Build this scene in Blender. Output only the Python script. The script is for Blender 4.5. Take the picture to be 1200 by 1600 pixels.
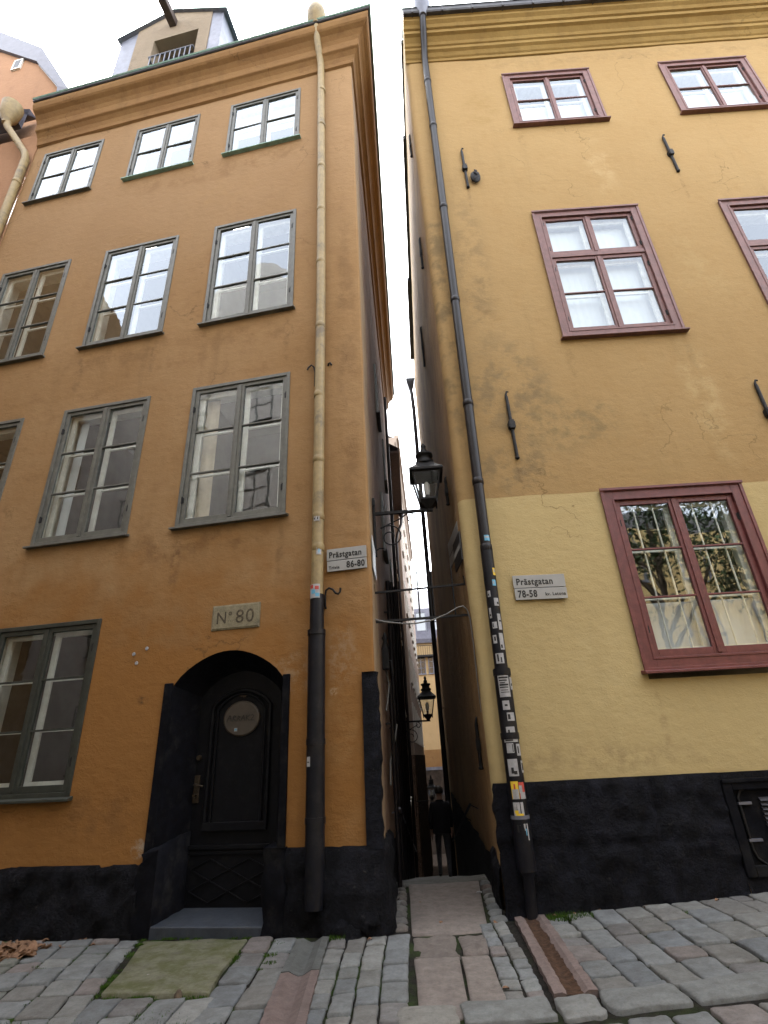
import bpy, bmesh, math, random
from mathutils import Vector, Matrix, noise
random.seed(7)
R = math.radians
for o in list(bpy.data.objects): bpy.data.objects.remove(o)
SC = bpy.context.scene
COL = SC.collection

# ---------------------------------------------------------------- camera
cam_d = bpy.data.cameras.new('camera'); cam = bpy.data.objects.new('camera', cam_d); COL.objects.link(cam)
cam_d.sensor_fit = 'HORIZONTAL'; cam_d.sensor_width = 36.0; cam_d.lens = 815/1200*36.0
cam_d.clip_start = 0.05; cam_d.clip_end = 900
rx, ry_, rz_ = (0.99861942, 0.02236103, -0.04753137), (-0.05252854, 0.42510535, -0.90361839), (0.0, 0.90486763, 0.42569306)
M = Matrix(((rx[0], -ry_[0], -rz_[0], 0), (rx[1], -ry_[1], -rz_[1], 0), (rx[2], -ry_[2], -rz_[2], 1.55), (0, 0, 0, 1)))
cam.matrix_world = M
SC.camera = cam

# ---------------------------------------------------------------- world, sun, exposure
SUN_EL, SUN_AZ = R(58), R(330)          # high veiled sun beyond the roofs on the left
wd = bpy.data.worlds.new('World'); SC.world = wd; wd.use_nodes = True
nt = wd.node_tree; nt.nodes.clear()
sky = nt.nodes.new('ShaderNodeTexSky'); sky.sky_type = 'NISHITA'; sky.sun_disc = False
sky.sun_elevation = SUN_EL; sky.sun_rotation = SUN_AZ; sky.air_density = 1.0; sky.dust_density = 1.6; sky.ozone_density = 1.0
hs = nt.nodes.new('ShaderNodeHueSaturation'); hs.inputs['Saturation'].default_value = 0.22; hs.inputs['Value'].default_value = 1.0
bg = nt.nodes.new('ShaderNodeBackground'); bg.inputs['Strength'].default_value = 0.15
wo = nt.nodes.new('ShaderNodeOutputWorld')
nt.links.new(sky.outputs[0], hs.inputs['Color']); nt.links.new(hs.outputs[0], bg.inputs[0]); nt.links.new(bg.outputs[0], wo.inputs[0])
sl = bpy.data.lights.new('sun', 'SUN'); sl.energy = 0.5; sl.angle = R(40); sl.color = (1, .96, .9)
sun = bpy.data.objects.new('sun', sl); COL.objects.link(sun)
sd = Vector((math.sin(SUN_AZ)*math.cos(SUN_EL), math.cos(SUN_AZ)*math.cos(SUN_EL), math.sin(SUN_EL)))
sun.rotation_euler = sd.to_track_quat('Z', 'Y').to_euler()
SC.view_settings.view_transform = 'Standard'; SC.view_settings.look = 'None'
SC.view_settings.exposure = 3.48; SC.view_settings.gamma = 1.0
SC.cycles.max_bounces = 7; SC.cycles.diffuse_bounces = 4; SC.cycles.glossy_bounces = 4; SC.cycles.transparent_max_bounces = 8
SC.cycles.transmission_bounces = 3; SC.cycles.sample_clamp_indirect = 4.0; SC.cycles.use_denoising = True
SC.cycles.caustics_reflective = False; SC.cycles.caustics_refractive = False

# ---------------------------------------------------------------- mesh helpers
class MB:
    def __init__(s): s.v = []; s.f = []; s.m = []; s.sm = []; s.col = []
    def add(s, vs, fs, mi=0, smooth=False, col=None):
        o = len(s.v); s.v += [tuple(v) for v in vs]
        for f in fs:
            s.f.append(tuple(i+o for i in f)); s.m.append(mi); s.sm.append(smooth); s.col.append(col)
        return s
    def box(s, x0, x1, y0, y1, z0, z1, mi=0, col=None):
        x0, x1 = min(x0, x1), max(x0, x1); y0, y1 = min(y0, y1), max(y0, y1); z0, z1 = min(z0, z1), max(z0, z1)
        return s.add([(x0,y0,z0),(x1,y0,z0),(x1,y1,z0),(x0,y1,z0),(x0,y0,z1),(x1,y0,z1),(x1,y1,z1),(x0,y1,z1)],
                     [(0,3,2,1),(4,5,6,7),(0,1,5,4),(1,2,6,5),(2,3,7,6),(3,0,4,7)], mi, False, col)
    def tube(s, pts, r, seg=10, mi=0, cap=True, smooth=True):
        pts = [Vector(p) for p in pts]; n = len(pts); rs = r if isinstance(r, (list, tuple)) else [r]*n
        vs = []; prev = None
        for i, p in enumerate(pts):
            t = (pts[min(i+1, n-1)] - pts[max(i-1, 0)])
            if t.length < 1e-9: t = Vector((0, 0, 1))
            t.normalize()
            if prev is None:
                a = Vector((0, 0, 1)) if abs(t.z) < .9 else Vector((1, 0, 0)); a = (a - t*a.dot(t)).normalized()
            else:
                a = (prev - t*prev.dot(t)).normalized()
            prev = a; b = t.cross(a)
            for k in range(seg):
                th = 2*math.pi*k/seg; vs.append(p + (a*math.cos(th) + b*math.sin(th))*rs[i])
        fs = [(i*seg+k, i*seg+(k+1) % seg, (i+1)*seg+(k+1) % seg, (i+1)*seg+k) for i in range(n-1) for k in range(seg)]
        s.add(vs, fs, mi, smooth)
        if cap: s.add(vs[:seg], [tuple(reversed(range(seg)))], mi); s.add(vs[-seg:], [tuple(range(seg))], mi)
        return s
    def lathe(s, prof, c=(0, 0, 0), seg=16, mi=0, smooth=True, rot=0.0, sx=1.0, sy=1.0):
        vs = [(c[0]+r*sx*math.cos(rot+2*math.pi*k/seg), c[1]+r*sy*math.sin(rot+2*math.pi*k/seg), c[2]+z) for r, z in prof for k in range(seg)]
        fs = [(i*seg+k, i*seg+(k+1) % seg, (i+1)*seg+(k+1) % seg, (i+1)*seg+k) for i in range(len(prof)-1) for k in range(seg)]
        s.add(vs, fs, mi, smooth)
        s.add(vs[:seg], [tuple(reversed(range(seg)))], mi); s.add(vs[-seg:], [tuple(range(seg))], mi)
        return s
    def prism(s, poly, y0, y1, mi=0):       # polygon in x,z swept from y0 (front) to y1
        n = len(poly); vs = [(x, y0, z) for x, z in poly] + [(x, y1, z) for x, z in poly]
        fs = [tuple(range(n)), tuple(reversed(range(n, 2*n)))] + [((i+1) % n, i, i+n, (i+1) % n+n) for i in range(n)]
        return s.add(vs, fs, mi)
    def prismz(s, poly, z0, z1, mi=0, col=None):
        n = len(poly); vs = [(x, y, z0) for x, y in poly] + [(x, y, z1) for x, y in poly]
        fs = [tuple(reversed(range(n))), tuple(range(n, 2*n))] + [(i, (i+1) % n, (i+1) % n+n, i+n) for i in range(n)]
        return s.add(vs, fs, mi, False, col)
    def bar(s, a, b, w, h=None, mi=0, up=(0, 0, 1)):
        a, b = Vector(a), Vector(b); t = (b-a).normalized(); u = Vector(up)
        if abs(t.dot(u)) > .95: u = Vector((1, 0, 0))
        x = t.cross(u).normalized()*(w/2); y = x.cross(t).normalized()*((h or w)/2)
        vs = [a-x-y, a+x-y, a+x+y, a-x+y, b-x-y, b+x-y, b+x+y, b-x+y]
        return s.add(vs, [(0,3,2,1),(4,5,6,7),(0,1,5,4),(1,2,6,5),(2,3,7,6),(3,0,4,7)], mi)
    def build(s, name, mats, parent=None, bevel=0, smooth=None, fix=False):
        me = bpy.data.meshes.new(name); me.from_pydata(s.v, [], s.f)
        for m in (mats if isinstance(mats, (list, tuple)) else [mats]): me.materials.append(m)
        me.polygons.foreach_set('material_index', s.m)
        me.polygons.foreach_set('use_smooth', s.sm if smooth is None else [smooth]*len(s.f))
        if any(c is not None for c in s.col):
            ca = me.color_attributes.new('Col', 'FLOAT_COLOR', 'CORNER')
            for p in me.polygons:
                c = s.col[p.index] or (.3, .3, .3)
                for li in p.loop_indices: ca.data[li].color = (*c, 1)
        if fix:
            bm = bmesh.new(); bm.from_mesh(me); bmesh.ops.remove_doubles(bm, verts=bm.verts, dist=1e-4)
            bmesh.ops.recalc_face_normals(bm, faces=bm.faces); bm.to_mesh(me); bm.free()
        me.update()
        o = bpy.data.objects.new(name, me); COL.objects.link(o)
        if parent: o.parent = parent
        if bevel:
            b = o.modifiers.new('bevel', 'BEVEL'); b.width = bevel; b.segments = 2; b.limit_method = 'ANGLE'; b.angle_limit = R(40)
        return o

def tag(o, label=None, cat=None, group=None, kind=None):
    if label: o['label'] = label
    if cat: o['category'] = cat
    if group: o['group'] = group
    if kind: o['kind'] = kind
    return o
def thing(name, label, cat, loc=(0, 0, 0), rz=0.0, group=None):
    o = bpy.data.objects.new(name, None); o.empty_display_size = .2; COL.objects.link(o)
    o.location = loc; o.rotation_euler = (0, 0, rz)
    return tag(o, label, cat, group)
def fb(p, sc=1.0, oct_=3): return noise.fractal(Vector(p)*sc, .6, 2.0, oct_)

def path_at(pts, s):
    for i in range(len(pts)-1):
        a, b = Vector(pts[i]), Vector(pts[i+1]); l = (b-a).length
        if s <= l+1e-9 or i == len(pts)-2:
            t = (b-a)/l; return a+t*s, Vector((t.y, -t.x))
        s -= l
def path_len(pts): return sum((Vector(pts[i+1])-Vector(pts[i])).length for i in range(len(pts)-1))
def path_cum(pts):
    out = [0]
    for i in range(len(pts)-1): out.append(out[-1]+(Vector(pts[i+1])-Vector(pts[i])).length)
    return out
def breaks(vals, lo, hi, step):
    vs = sorted(set([round(v, 4) for v in vals if lo <= v <= hi] + [lo, hi])); out = [vs[0]]
    for a, b in zip(vs, vs[1:]):
        if b-a < 1e-4: continue
        n = max(1, round((b-a)/step))
        out += [a+(b-a)*k/n for k in range(1, n+1)]
    return out
def sheet(mb, pts, z0, z1, holes=(), step=.35, amp=.008, nsc=1.2, matfn=None, out=0.0, offfn=None, extra=()):
    """a wall following the plan polyline pts (outside on the right of travel), open where holes (s0,s1,z0,z1) are"""
    L = path_len(pts); cum = path_cum(pts)
    sb = breaks(cum+[h[0] for h in holes]+[h[1] for h in holes], 0, L, step)
    zb = breaks([h[2] for h in holes]+[h[3] for h in holes]+list(extra), z0, z1, step)
    vs = []
    for z in zb:
        for s in sb:
            p, n = path_at(pts, s)
            lo, ln = path_at(pts, max(0, s-1e-3)); n2 = (n+ln).normalized()
            k = 1.0
            for h in holes:
                if h[0]-.06 <= s <= h[1]+.06 and h[2]-.06 <= z <= h[3]+.06: k = 0
            d = amp*k*fb((p.x+3.1, p.y-7.7, z), nsc) + out + (offfn(s, z, p) if offfn else 0)
            vs.append((p.x+n2.x*d, p.y+n2.y*d, z))
    W = len(sb); o = len(mb.v); mb.v += vs
    for j in range(len(zb)-1):
        for i in range(W-1):
            sc, zc = (sb[i]+sb[i+1])/2, (zb[j]+zb[j+1])/2
            if any(h[0] < sc < h[1] and h[2] < zc < h[3] for h in holes): continue
            mb.f.append((o+j*W+i, o+j*W+i+1, o+(j+1)*W+i+1, o+(j+1)*W+i)); mb.m.append(matfn(sc, zc) if matfn else 0); mb.sm.append(True); mb.col.append(None)
    return mb
def offset_poly(pts, d):
    pts = [Vector(p) for p in pts]; out = []
    for i, p in enumerate(pts):
        ns = []
        if i > 0: t = (p-pts[i-1]).normalized(); ns.append(Vector((t.y, -t.x)))
        if i < len(pts)-1: t = (pts[i+1]-p).normalized(); ns.append(Vector((t.y, -t.x)))
        if len(ns) == 1: out.append(p+ns[0]*d)
        else: b = (ns[0]+ns[1]).normalized(); out.append(p+b*(d/b.dot(ns[0])))
    return out
def sweep(mb, pts, prof, mi=0, caps=True, seglen=None, wob=0.0):
    """moulding profile [(projection, z)] along the plan polyline, mitred"""
    rows = []
    for p, z in prof:
        op = offset_poly(pts, p); row = []
        for i in range(len(op)-1):
            n = max(1, int((op[i+1]-op[i]).length/(seglen or 1e9)))
            for k in range(n): row.append(op[i].lerp(op[i+1], k/n))
        row.append(op[-1]); rows.append([(q.x, q.y, z + wob*fb((q.x, q.y, 1.7), .6)) for q in row])
    W = min(len(r) for r in rows)
    if any(len(r) != W for r in rows):
        rows = [[(*v.to_2d(), pr[1]) for v in [q.to_3d() for q in offset_poly(pts, pr[0])]] for pr in prof]; W = len(pts)
    vs = [v for r in rows for v in r]
    fs = [(j*W+i, j*W+i+1, (j+1)*W+i+1, (j+1)*W+i) for j in range(len(rows)-1) for i in range(W-1)]
    mb.add(vs, fs, mi)
    if caps:
        for i in (0, W-1):
            c = [rows[j][i] for j in range(len(rows))]
            base = path_at(pts, 0)[0] if i == 0 else Vector(pts[-1])
            c.append((base.x, base.y, prof[-1][1]))
            mb.add(c, [tuple(range(len(c)))], mi)
    return mb

# ---------------------------------------------------------------- materials
class NT:
    def __init__(s, name):
        s.m = bpy.data.materials.new(name); s.m.use_nodes = True; s.t = s.m.node_tree; s.t.nodes.clear()
        s.out = s.t.nodes.new('ShaderNodeOutputMaterial'); s.tc = None
    def n(s, typ, **kw):
        nd = s.t.nodes.new('ShaderNode'+typ)
        for k, v in kw.items(): setattr(nd, k, v)
        return nd
    def L(s, a, b): s.t.links.new(a, b)
    def co(s, kind='Object'):
        if not s.tc: s.tc = s.n('TexCoord')
        return s.tc.outputs[kind]
    def map(s, vec, sc=(1, 1, 1), loc=(0, 0, 0)):
        m = s.n('Mapping'); m.inputs['Scale'].default_value = sc; m.inputs['Location'].default_value = loc; s.L(vec, m.inputs['Vector']); return m.outputs[0]
    def noise(s, sc, det=4, vec=None, rough=.55, dist=0.0):
        n = s.n('TexNoise'); n.inputs['Scale'].default_value = sc; n.inputs['Detail'].default_value = det
        n.inputs['Roughness'].default_value = rough; n.inputs['Distortion'].default_value = dist
        s.L(vec or s.co(), n.inputs['Vector']); return n.outputs['Fac']
    def rng(s, v, a, b, c=0.0, d=1.0, smooth=True):
        m = s.n('MapRange'); m.interpolation_type = 'SMOOTHSTEP' if smooth else 'LINEAR'
        for i, x in enumerate((a, b, c, d)): m.inputs[i+1].default_value = x
        s.L(v, m.inputs[0]); return m.outputs[0]
    def math(s, op, a, b=0.0):
        m = s.n('Math', operation=op)
        for i, x in enumerate((a, b)):
            if isinstance(x, (int, float)): m.inputs[i].default_value = x
            else: s.L(x, m.inputs[i])
        return m.outputs[0]
    def mix(s, fac, a, b, mode='MIX'):
        m = s.n('Mix', data_type='RGBA', blend_type=mode)
        for i, x in ((0, fac), (6, a), (7, b)):
            if isinstance(x, (int, float)): m.inputs[i].default_value = x
            elif isinstance(x, tuple): m.inputs[i].default_value = (*x[:3], 1)
            else: s.L(x, m.inputs[i])
        return m.outputs[2]
    def bump(s, h, strength=.3, dist=.02, prev=None):
        b = s.n('Bump'); b.inputs['Strength'].default_value = strength; b.inputs['Distance'].default_value = dist
        s.L(h, b.inputs['Height'])
        if prev: s.L(prev, b.inputs['Normal'])
        return b.outputs[0]
    def pbsdf(s, col, rough=.8, metal=0.0, norm=None, spec=.4):
        p = s.n('BsdfPrincipled'); p.inputs['Metallic'].default_value = metal; p.inputs['Specular IOR Level'].default_value = spec
        if isinstance(rough, (int, float)): p.inputs['Roughness'].default_value = rough
        else: s.L(rough, p.inputs['Roughness'])
        if isinstance(col, tuple): p.inputs['Base Color'].default_value = (*col[:3], 1)
        else: s.L(col, p.inputs['Base Color'])
        if norm: s.L(norm, p.inputs['Normal'])
        s.L(p.outputs[0], s.out.inputs[0]); return s.m

def stain_light_mask(N, c, r, brk=3.0, lo=.42, hi=.62, edge=.35):
    v = N.map(N.co(), (1/r[0], 0, 1/r[1]), (-c[0]/r[0], 0, -c[1]/r[1]))
    vm = N.n('VectorMath', operation='LENGTH'); N.L(v, vm.inputs[0])
    d = N.math('ADD', vm.outputs['Value'], N.math('MULTIPLY', N.math('SUBTRACT', N.noise(2.2, 5), .5), .8))
    m = N.rng(d, 1.0, edge)
    return m if brk < 1 else N.math('MULTIPLY', m, N.rng(N.noise(brk, 6, rough=.7), lo, hi))
def plaster(name, c1, c2, c3, stains_light=(), bump=.35, zpaint=None, streak=.25, blotch=1.0, post=()):
    N = NT(name)
    col = N.mix(N.rng(N.noise(.55, 6, rough=.6), .35, .65), c1, c2)
    col = N.mix(N.math('MULTIPLY', N.rng(N.noise(2.6, 8, rough=.7), .5, .72), .55*blotch), col, c3)
    st = N.noise(1.0, 5, N.map(N.co(), (2.2, 2.2, .22)), .65)
    col = N.mix(N.math('MULTIPLY', N.rng(st, .52, .75), streak), col, tuple(x*.55 for x in c1))
    fine = N.noise(38, 4, rough=.7)
    col = N.mix(N.rng(fine, .3, .75, .0, .16), col, tuple(x*.5 for x in c2))
    if zpaint:      # a fresher coat of paint up to a wavy height, and only on the street side
        zz, pc, pc2, xmin = zpaint
        sx = N.n('SeparateXYZ'); N.L(N.co(), sx.inputs[0])
        w = N.math('ADD', sx.outputs[2], N.math('MULTIPLY', N.math('SUBTRACT', N.noise(3.0, 3), .5), .03))
        msk = N.math('MULTIPLY', N.rng(w, zz+.006, zz-.006), N.rng(sx.outputs[0], xmin-.015, xmin+.015))
        pcol = N.mix(N.rng(N.noise(.8, 6), .35, .7), pc, pc2)
        pcol = N.mix(N.rng(fine, .3, .75, .0, .12), pcol, tuple(x*.6 for x in pc))
        pcol = N.mix(N.math('MULTIPLY', N.rng(st, .55, .8), .2), pcol, tuple(x*.6 for x in pc))
    for st_ in stains_light:
        c, r, sc, k, brk = st_[:5]
        col = N.mix(N.math('MULTIPLY', stain_light_mask(N, c, r, brk, edge=st_[5] if len(st_) > 5 else .35), k), col, sc)
    if zpaint: col = N.mix(msk, col, pcol)
    for st_ in post:
        c, r, sc, k, brk = st_[:5]
        col = N.mix(N.math('MULTIPLY', stain_light_mask(N, c, r, brk, edge=st_[5] if len(st_) > 5 else .35), k), col, sc)
    h = N.math('ADD', N.math('MULTIPLY', N.noise(5.5, 4, N.map(N.co(), (1, 1, 1.4)), .6), 1.0), N.math('MULTIPLY', N.noise(45, 5, rough=.75), .28))
    cr = N.n('TexVoronoi', feature='DISTANCE_TO_EDGE'); cr.inputs['Scale'].default_value = .42
    wv = N.n('VectorMath', operation='ADD'); nv = N.n('TexNoise'); nv.inputs['Scale'].default_value = 2.2; nv.inputs['Detail'].default_value = 6; N.L(N.co(), nv.inputs['Vector'])
    N.L(N.co(), wv.inputs[0]); N.L(nv.outputs['Color'], wv.inputs[1]); N.L(wv.outputs[0], cr.inputs['Vector'])
    crk = N.math('MULTIPLY', N.rng(cr.outputs['Distance'], .0, .006, 1, 0), N.rng(N.noise(.45, 2), .52, .6))
    col = N.mix(N.math('MULTIPLY', crk, .55), col, tuple(x*.35 for x in c1))
    return N.pbsdf(col, .92, 0, N.bump(h, bump, .03), .15)
def paint(name, c, rough=.5, var=.3, bump=.08, sc=12, spec=.4, metal=0.0, dirt=None, dk=.4):
    N = NT(name)
    n = N.noise(sc, 6, rough=.65)
    col = N.mix(N.rng(n, .3, .7), tuple(x*(1-var) for x in c), tuple(min(1, x*(1+var)) for x in c))
    if dirt: col = N.mix(N.math('MULTIPLY', N.rng(N.noise(sc*.35, 8, rough=.75), .5, .66), dk), col, dirt)
    return N.pbsdf(col, rough, metal, N.bump(N.noise(sc*3, 4), bump, .01), spec)
def stone_attr(name, bump=.5, dirt=(.05, .045, .04), moss=0.0, rough=.85):
    N = NT(name); a = N.n('VertexColor', layer_name='Col')
    n = N.noise(9, 8, rough=.75); f = N.noise(34, 5, rough=.85)
    col = N.mix(N.rng(n, .3, .72, 0, .75), a.outputs[0], N.mix(1.0, a.outputs[0], (.55, .53, .5), 'MULTIPLY'))
    col = N.mix(N.rng(f, .35, .7, 0, .55), col, N.mix(1.0, col, (1.55, 1.5, 1.45), 'MULTIPLY'))
    col = N.mix(N.rng(N.noise(17, 7, rough=.85), .54, .66, 0, .6), col, N.mix(1.0, col, (.45, .43, .42), 'MULTIPLY'))
    col = N.mix(N.math('MULTIPLY', N.rng(N.noise(2.5, 7, rough=.7), .5, .7), .35), col, dirt)
    if moss: col = N.mix(N.math('MULTIPLY', N.rng(N.noise(4.2, 9, rough=.75), .40, .64), moss), col, (.055, .062, .016))
    return N.pbsdf(col, rough, 0, N.bump(N.math('ADD', n, N.math('MULTIPLY', f, .35)), bump, .035), .25)
def glassmat(name, tint=(.9, .95, .95), ior=2.2, wave=.12):
    N = NT(name)
    nrm = N.bump(N.noise(1.7, 2), wave, .02)
    g = N.n('BsdfGlossy'); g.inputs['Roughness'].default_value = .015; g.inputs['Color'].default_value = (.84, .90, .96, 1); N.L(nrm, g.inputs['Normal'])
    t = N.n('BsdfTransparent'); t.inputs['Color'].default_value = (*tint, 1)
    lw_ = N.n('LayerWeight'); lw_.inputs['Blend'].default_value = .5; N.L(nrm, lw_.inputs['Normal'])
    r0 = ((ior-1)/(ior+1))**2; fr = N.math('ADD', N.math('MULTIPLY', N.math('POWER', lw_.outputs['Facing'], 4.0), 1-r0), r0)
    mx = N.n('MixShader'); N.L(fr, mx.inputs[0]); N.L(t.outputs[0], mx.inputs[1]); N.L(g.outputs[0], mx.inputs[2])
    N.L(mx.outputs[0], N.out.inputs[0]); return N.m

MT = {}
MT['orange'] = plaster('orange_plaster', (.255, .148, .064), (.290, .178, .085), (.190, .104, .045), [
    ((-4, 14), (10, 5.5), (.285, .182, .098), .55, .5), ((-3.5, 1.6), (7.5, 3.4), (.225, .102, .026), .85, .4), ((-1.0, 2.55), (.45, .35), (.30, .22, .14), .5, 7), ((-.4, 2.7), (.3, .5), (.3, .23, .16), .4, 9), ((-4.05, 2.4), (.22, 1.2), (.26, .18, .10), .5, 3),  # first two ellipses: upper glare paleness and lower-wall dimming put into the colour
    ((-3.4, 1.1), (.9, .35), (.13, .065, .025), .45, 4), ((-2.6, 3.3), (1.8, .5), (.235, .135, .06), .5, 2.5), ((-1.3, 1.1), (.6, .5), (.14, .065, .025), .4, 5),
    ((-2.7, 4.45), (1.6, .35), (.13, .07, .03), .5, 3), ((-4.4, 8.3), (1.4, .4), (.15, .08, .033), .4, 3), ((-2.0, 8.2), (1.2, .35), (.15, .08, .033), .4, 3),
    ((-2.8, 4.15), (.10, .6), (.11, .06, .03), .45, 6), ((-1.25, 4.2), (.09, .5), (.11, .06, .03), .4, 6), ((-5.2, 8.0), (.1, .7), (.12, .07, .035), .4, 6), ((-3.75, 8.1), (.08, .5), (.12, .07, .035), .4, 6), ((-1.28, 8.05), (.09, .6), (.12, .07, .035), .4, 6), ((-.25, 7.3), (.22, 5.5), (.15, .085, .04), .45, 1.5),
    ((-2.9, 12.3), (.9, .5), (.30, .185, .085), .4, 3, .6), ((-3.3, 5.9), (.22, 1.1), (.26, .155, .07), .4, .5, .8), ((-.45, 1.9), (.25, .5), (.30, .18, .08), .35, 4, .7), ((-3.0, 2.35), (.10, .07), (.05, .03, .02), .7, 9), ((-2.8, .75), (.10, .12), (.34, .30, .24), .7, 5, .8), ((-.5, 2.3), (.07, .09), (.42, .33, .22), .8, 9),
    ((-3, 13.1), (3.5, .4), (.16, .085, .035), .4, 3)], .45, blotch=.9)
MT['alley_brown'] = plaster('alley_plaster_brown', (.27, .175, .115), (.22, .14, .095), (.13, .085, .06), (), .7, streak=.7)
MT['alley_lit'] = plaster('alley_plaster_lit', (.30, .215, .13), (.26, .18, .11), (.2, .135, .08), (), .5, streak=.4)  # paler copy for the alley mouth, street light put into its colour
MT['alley_ochre'] = plaster('alley_plaster_ochre', (.30, .19, .085), (.22, .135, .065), (.12, .075, .045), (), .7, streak=.8)
MT['yellow'] = plaster('yellow_plaster', (.312, .208, .094), (.298, .195, .086), (.268, .168, .070), [
    ((.75, 9.3), (.45, 3.2), (.14, .10, .055), .5, 2.2), ((.95, 6.7), (1.0, 1.3), (.14, .105, .06), .65, 2.4), ((.9, 5.3), (.9, .6), (.14, .105, .06), .6, 3),
    ((.15, 8.5), (.3, 4), (.12, .09, .05), .7, 2), ((1.8, 6.0), (1.0, .7), (.15, .115, .06), .6, 3.4), ((3.9, 6.3), (.35, 1.6), (.40, .30, .15), .5, 3),
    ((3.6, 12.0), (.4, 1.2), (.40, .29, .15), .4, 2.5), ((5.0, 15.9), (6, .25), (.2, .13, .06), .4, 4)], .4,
    zpaint=(4.79, (.41, .318, .155), (.39, .298, .144), -5), streak=.22, post=[((2.05, 1.75), (.07, .5), (.25, .18, .09), .5, 6), ((3.85, 1.8), (.06, .45), (.25, .18, .09), .45, 6), ((1.2, 1.42), (1.6, .22), (.24, .175, .09), .5, 5), ((4.5, 1.5), (1.6, .25), (.24, .175, .09), .4, 5), ((.92, 5.15), (.05, .45), (.13, .08, .04), .5, 6), ((5.02, 11.2), (.05, .5), (.13, .08, .04), .5, 6), ((.92, 11.2), (.05, .5), (.13, .08, .04), .5, 6),
    ((2.05, 7.15), (.09, .55), (.17, .11, .05), .45, 6), ((3.95, 7.1), (.09, .6), (.17, .11, .05), .45, 6), ((2.2, 13.0), (.1, .5), (.17, .11, .05), .4, 6), ((1.5, 2.5), (.5, .6), (.43, .34, .18), .35, 3, .3), ((4.6, 9.0), (.6, .9), (.33, .235, .11), .5, 2.5, .5), ((1.5, 14.2), (.5, .8), (.24, .155, .06), .45, 3, .5)])
MT['corn_o'] = plaster('cornice_orange', (.235, .135, .056), (.205, .112, .046), (.15, .08, .036), (), .5, streak=.4)
MT['corn_y'] = plaster('cornice_yellow', (.25, .162, .055), (.215, .135, .044), (.155, .095, .034), (), .5, streak=.3)
MT['salmon'] = plaster('salmon_plaster', (.33, .185, .105), (.30, .168, .095), (.25, .138, .08), (), .4)
MT['pinkish'] = plaster('pink_beige_plaster', (.36, .285, .23), (.32, .25, .205), (.27, .21, .175), (), .4)
MT['far_ochre'] = plaster('far_ochre_plaster', (.42, .30, .16), (.38, .27, .14), (.33, .235, .125), (), .4)
MT['greybeige'] = plaster('grey_beige_plaster', (.62, .58, .52), (.57, .53, .48), (.5, .46, .42), (), .4)
MT['oppyellow'] = plaster('opposite_yellow_plaster', (.62, .45, .2), (.56, .4, .18), (.5, .36, .16), (), .4)
MT['dormer'] = plaster('dormer_plaster', (.24, .19, .135), (.215, .17, .12), (.165, .13, .095), (), .4)
def rockpaint(name, c, c2, k=1.0):
    N = NT(name)
    n = N.noise(5, 9, rough=.8)
    col = N.mix(N.rng(n, .40, .66), tuple(x*.7 for x in c), tuple(x*1.5 for x in c2))
    col = N.mix(N.math('MULTIPLY', N.rng(N.noise(11, 8, rough=.8), .6, .7), .45*k), col, (.075, .07, .062))
    h = N.math('ADD', N.math('MULTIPLY', n, 1.0), N.math('MULTIPLY', N.noise(30, 6, rough=.75), .4))
    return N.pbsdf(col, .66, 0, N.bump(h, 1.0, .09), .14)
MT['plinth'] = rockpaint('black_rough_plinth', (.0042, .0045, .0072), (.008, .0085, .0135))
MT['plinth_l'] = rockpaint('black_worn_plinth', (.0042, .0045, .0068), (.009, .0092, .013), 1.6)
MT['frame_g'] = paint('grey_green_paint', (.095, .095, .082), .5, .18, .1, 9, dirt=(.07, .065, .055))
MT['frame_d'] = paint('dark_green_paint', (.03, .033, .026), .5, .25, .1, 9, dirt=(.03, .03, .027))
MT['frame_r'] = paint('faded_red_paint', (.14, .065, .058), .55, .18, .15, 9, dirt=(.12, .06, .05))
MT['frame_rd'] = paint('dark_red_paint', (.115, .03, .028), .5, .2, .15, 9, dirt=(.1, .03, .03))
MT['white'] = paint('old_white_paint', (.62, .60, .54), .6, .1, .05, 8, dirt=(.4, .37, .3))
MT['room'] = paint('dim_room', (.10, .09, .08), .9, .2, .02, 3)
MT['curtain'] = paint('white_curtain', (.52, .53, .54), .9, .02, .0, 5)
MT['beige_cloth'] = paint('beige_curtain', (.46, .38, .28), .9, .12, .05, 5)
MT['glass'] = glassmat('old_window_glass')
MT['lglass'] = glassmat('lantern_glass', (.8, .82, .82), 1.5, .02)
MT['iron'] = paint('black_iron', (.008, .008, .009), .6, .3, .2, 30, .25, dirt=(.05, .035, .025), dk=.3)
MT['door'] = paint('black_door_paint', (.003, .0033, .005), .5, .3, .15, 14, .14, dirt=(.014, .014, .014), dk=.4)
MT['surround'] = paint('black_stone_paint', (.0042, .0045, .0066), .75, .35, .5, 9, .07, dirt=(.025, .024, .022), dk=.4)
MT['pipe_y'] = paint('yellow_painted_pipe', (.25, .185, .085), .55, .15, .12, 7, dirt=(.11, .085, .055), dk=.75)
MT['pipe_b'] = paint('black_painted_pipe', (.005, .0054, .0085), .45, .3, .12, 9, .22, dirt=(.03, .028, .026), dk=.35)
MT['pipe_br'] = paint('dark_brown_pipe', (.011, .009, .0105), .4, .25, .1, 8, .24)
MT['copper'] = paint('green_copper', (.20, .33, .28), .7, .2, .1, 5, dirt=(.14, .17, .14))
MT['tin'] = paint('grey_roof_tin', (.125, .13, .16), .5, .15, .1, 4, .5, .3, dirt=(.22, .22, .25))
MT['tin_d'] = paint('purple_grey_tin', (.062, .06, .078), .5, .2, .1, 4, .4, .2, dirt=(.07, .07, .08))
MT['darktin'] = paint('dark_roof_tin', (.03, .028, .033), .5, .3, .15, 5, .5, .2, dirt=(.1, .1, .09))
MT['tile'] = paint('dark_roof', (.05, .043, .04), .8, .3, .3, 6)
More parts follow.
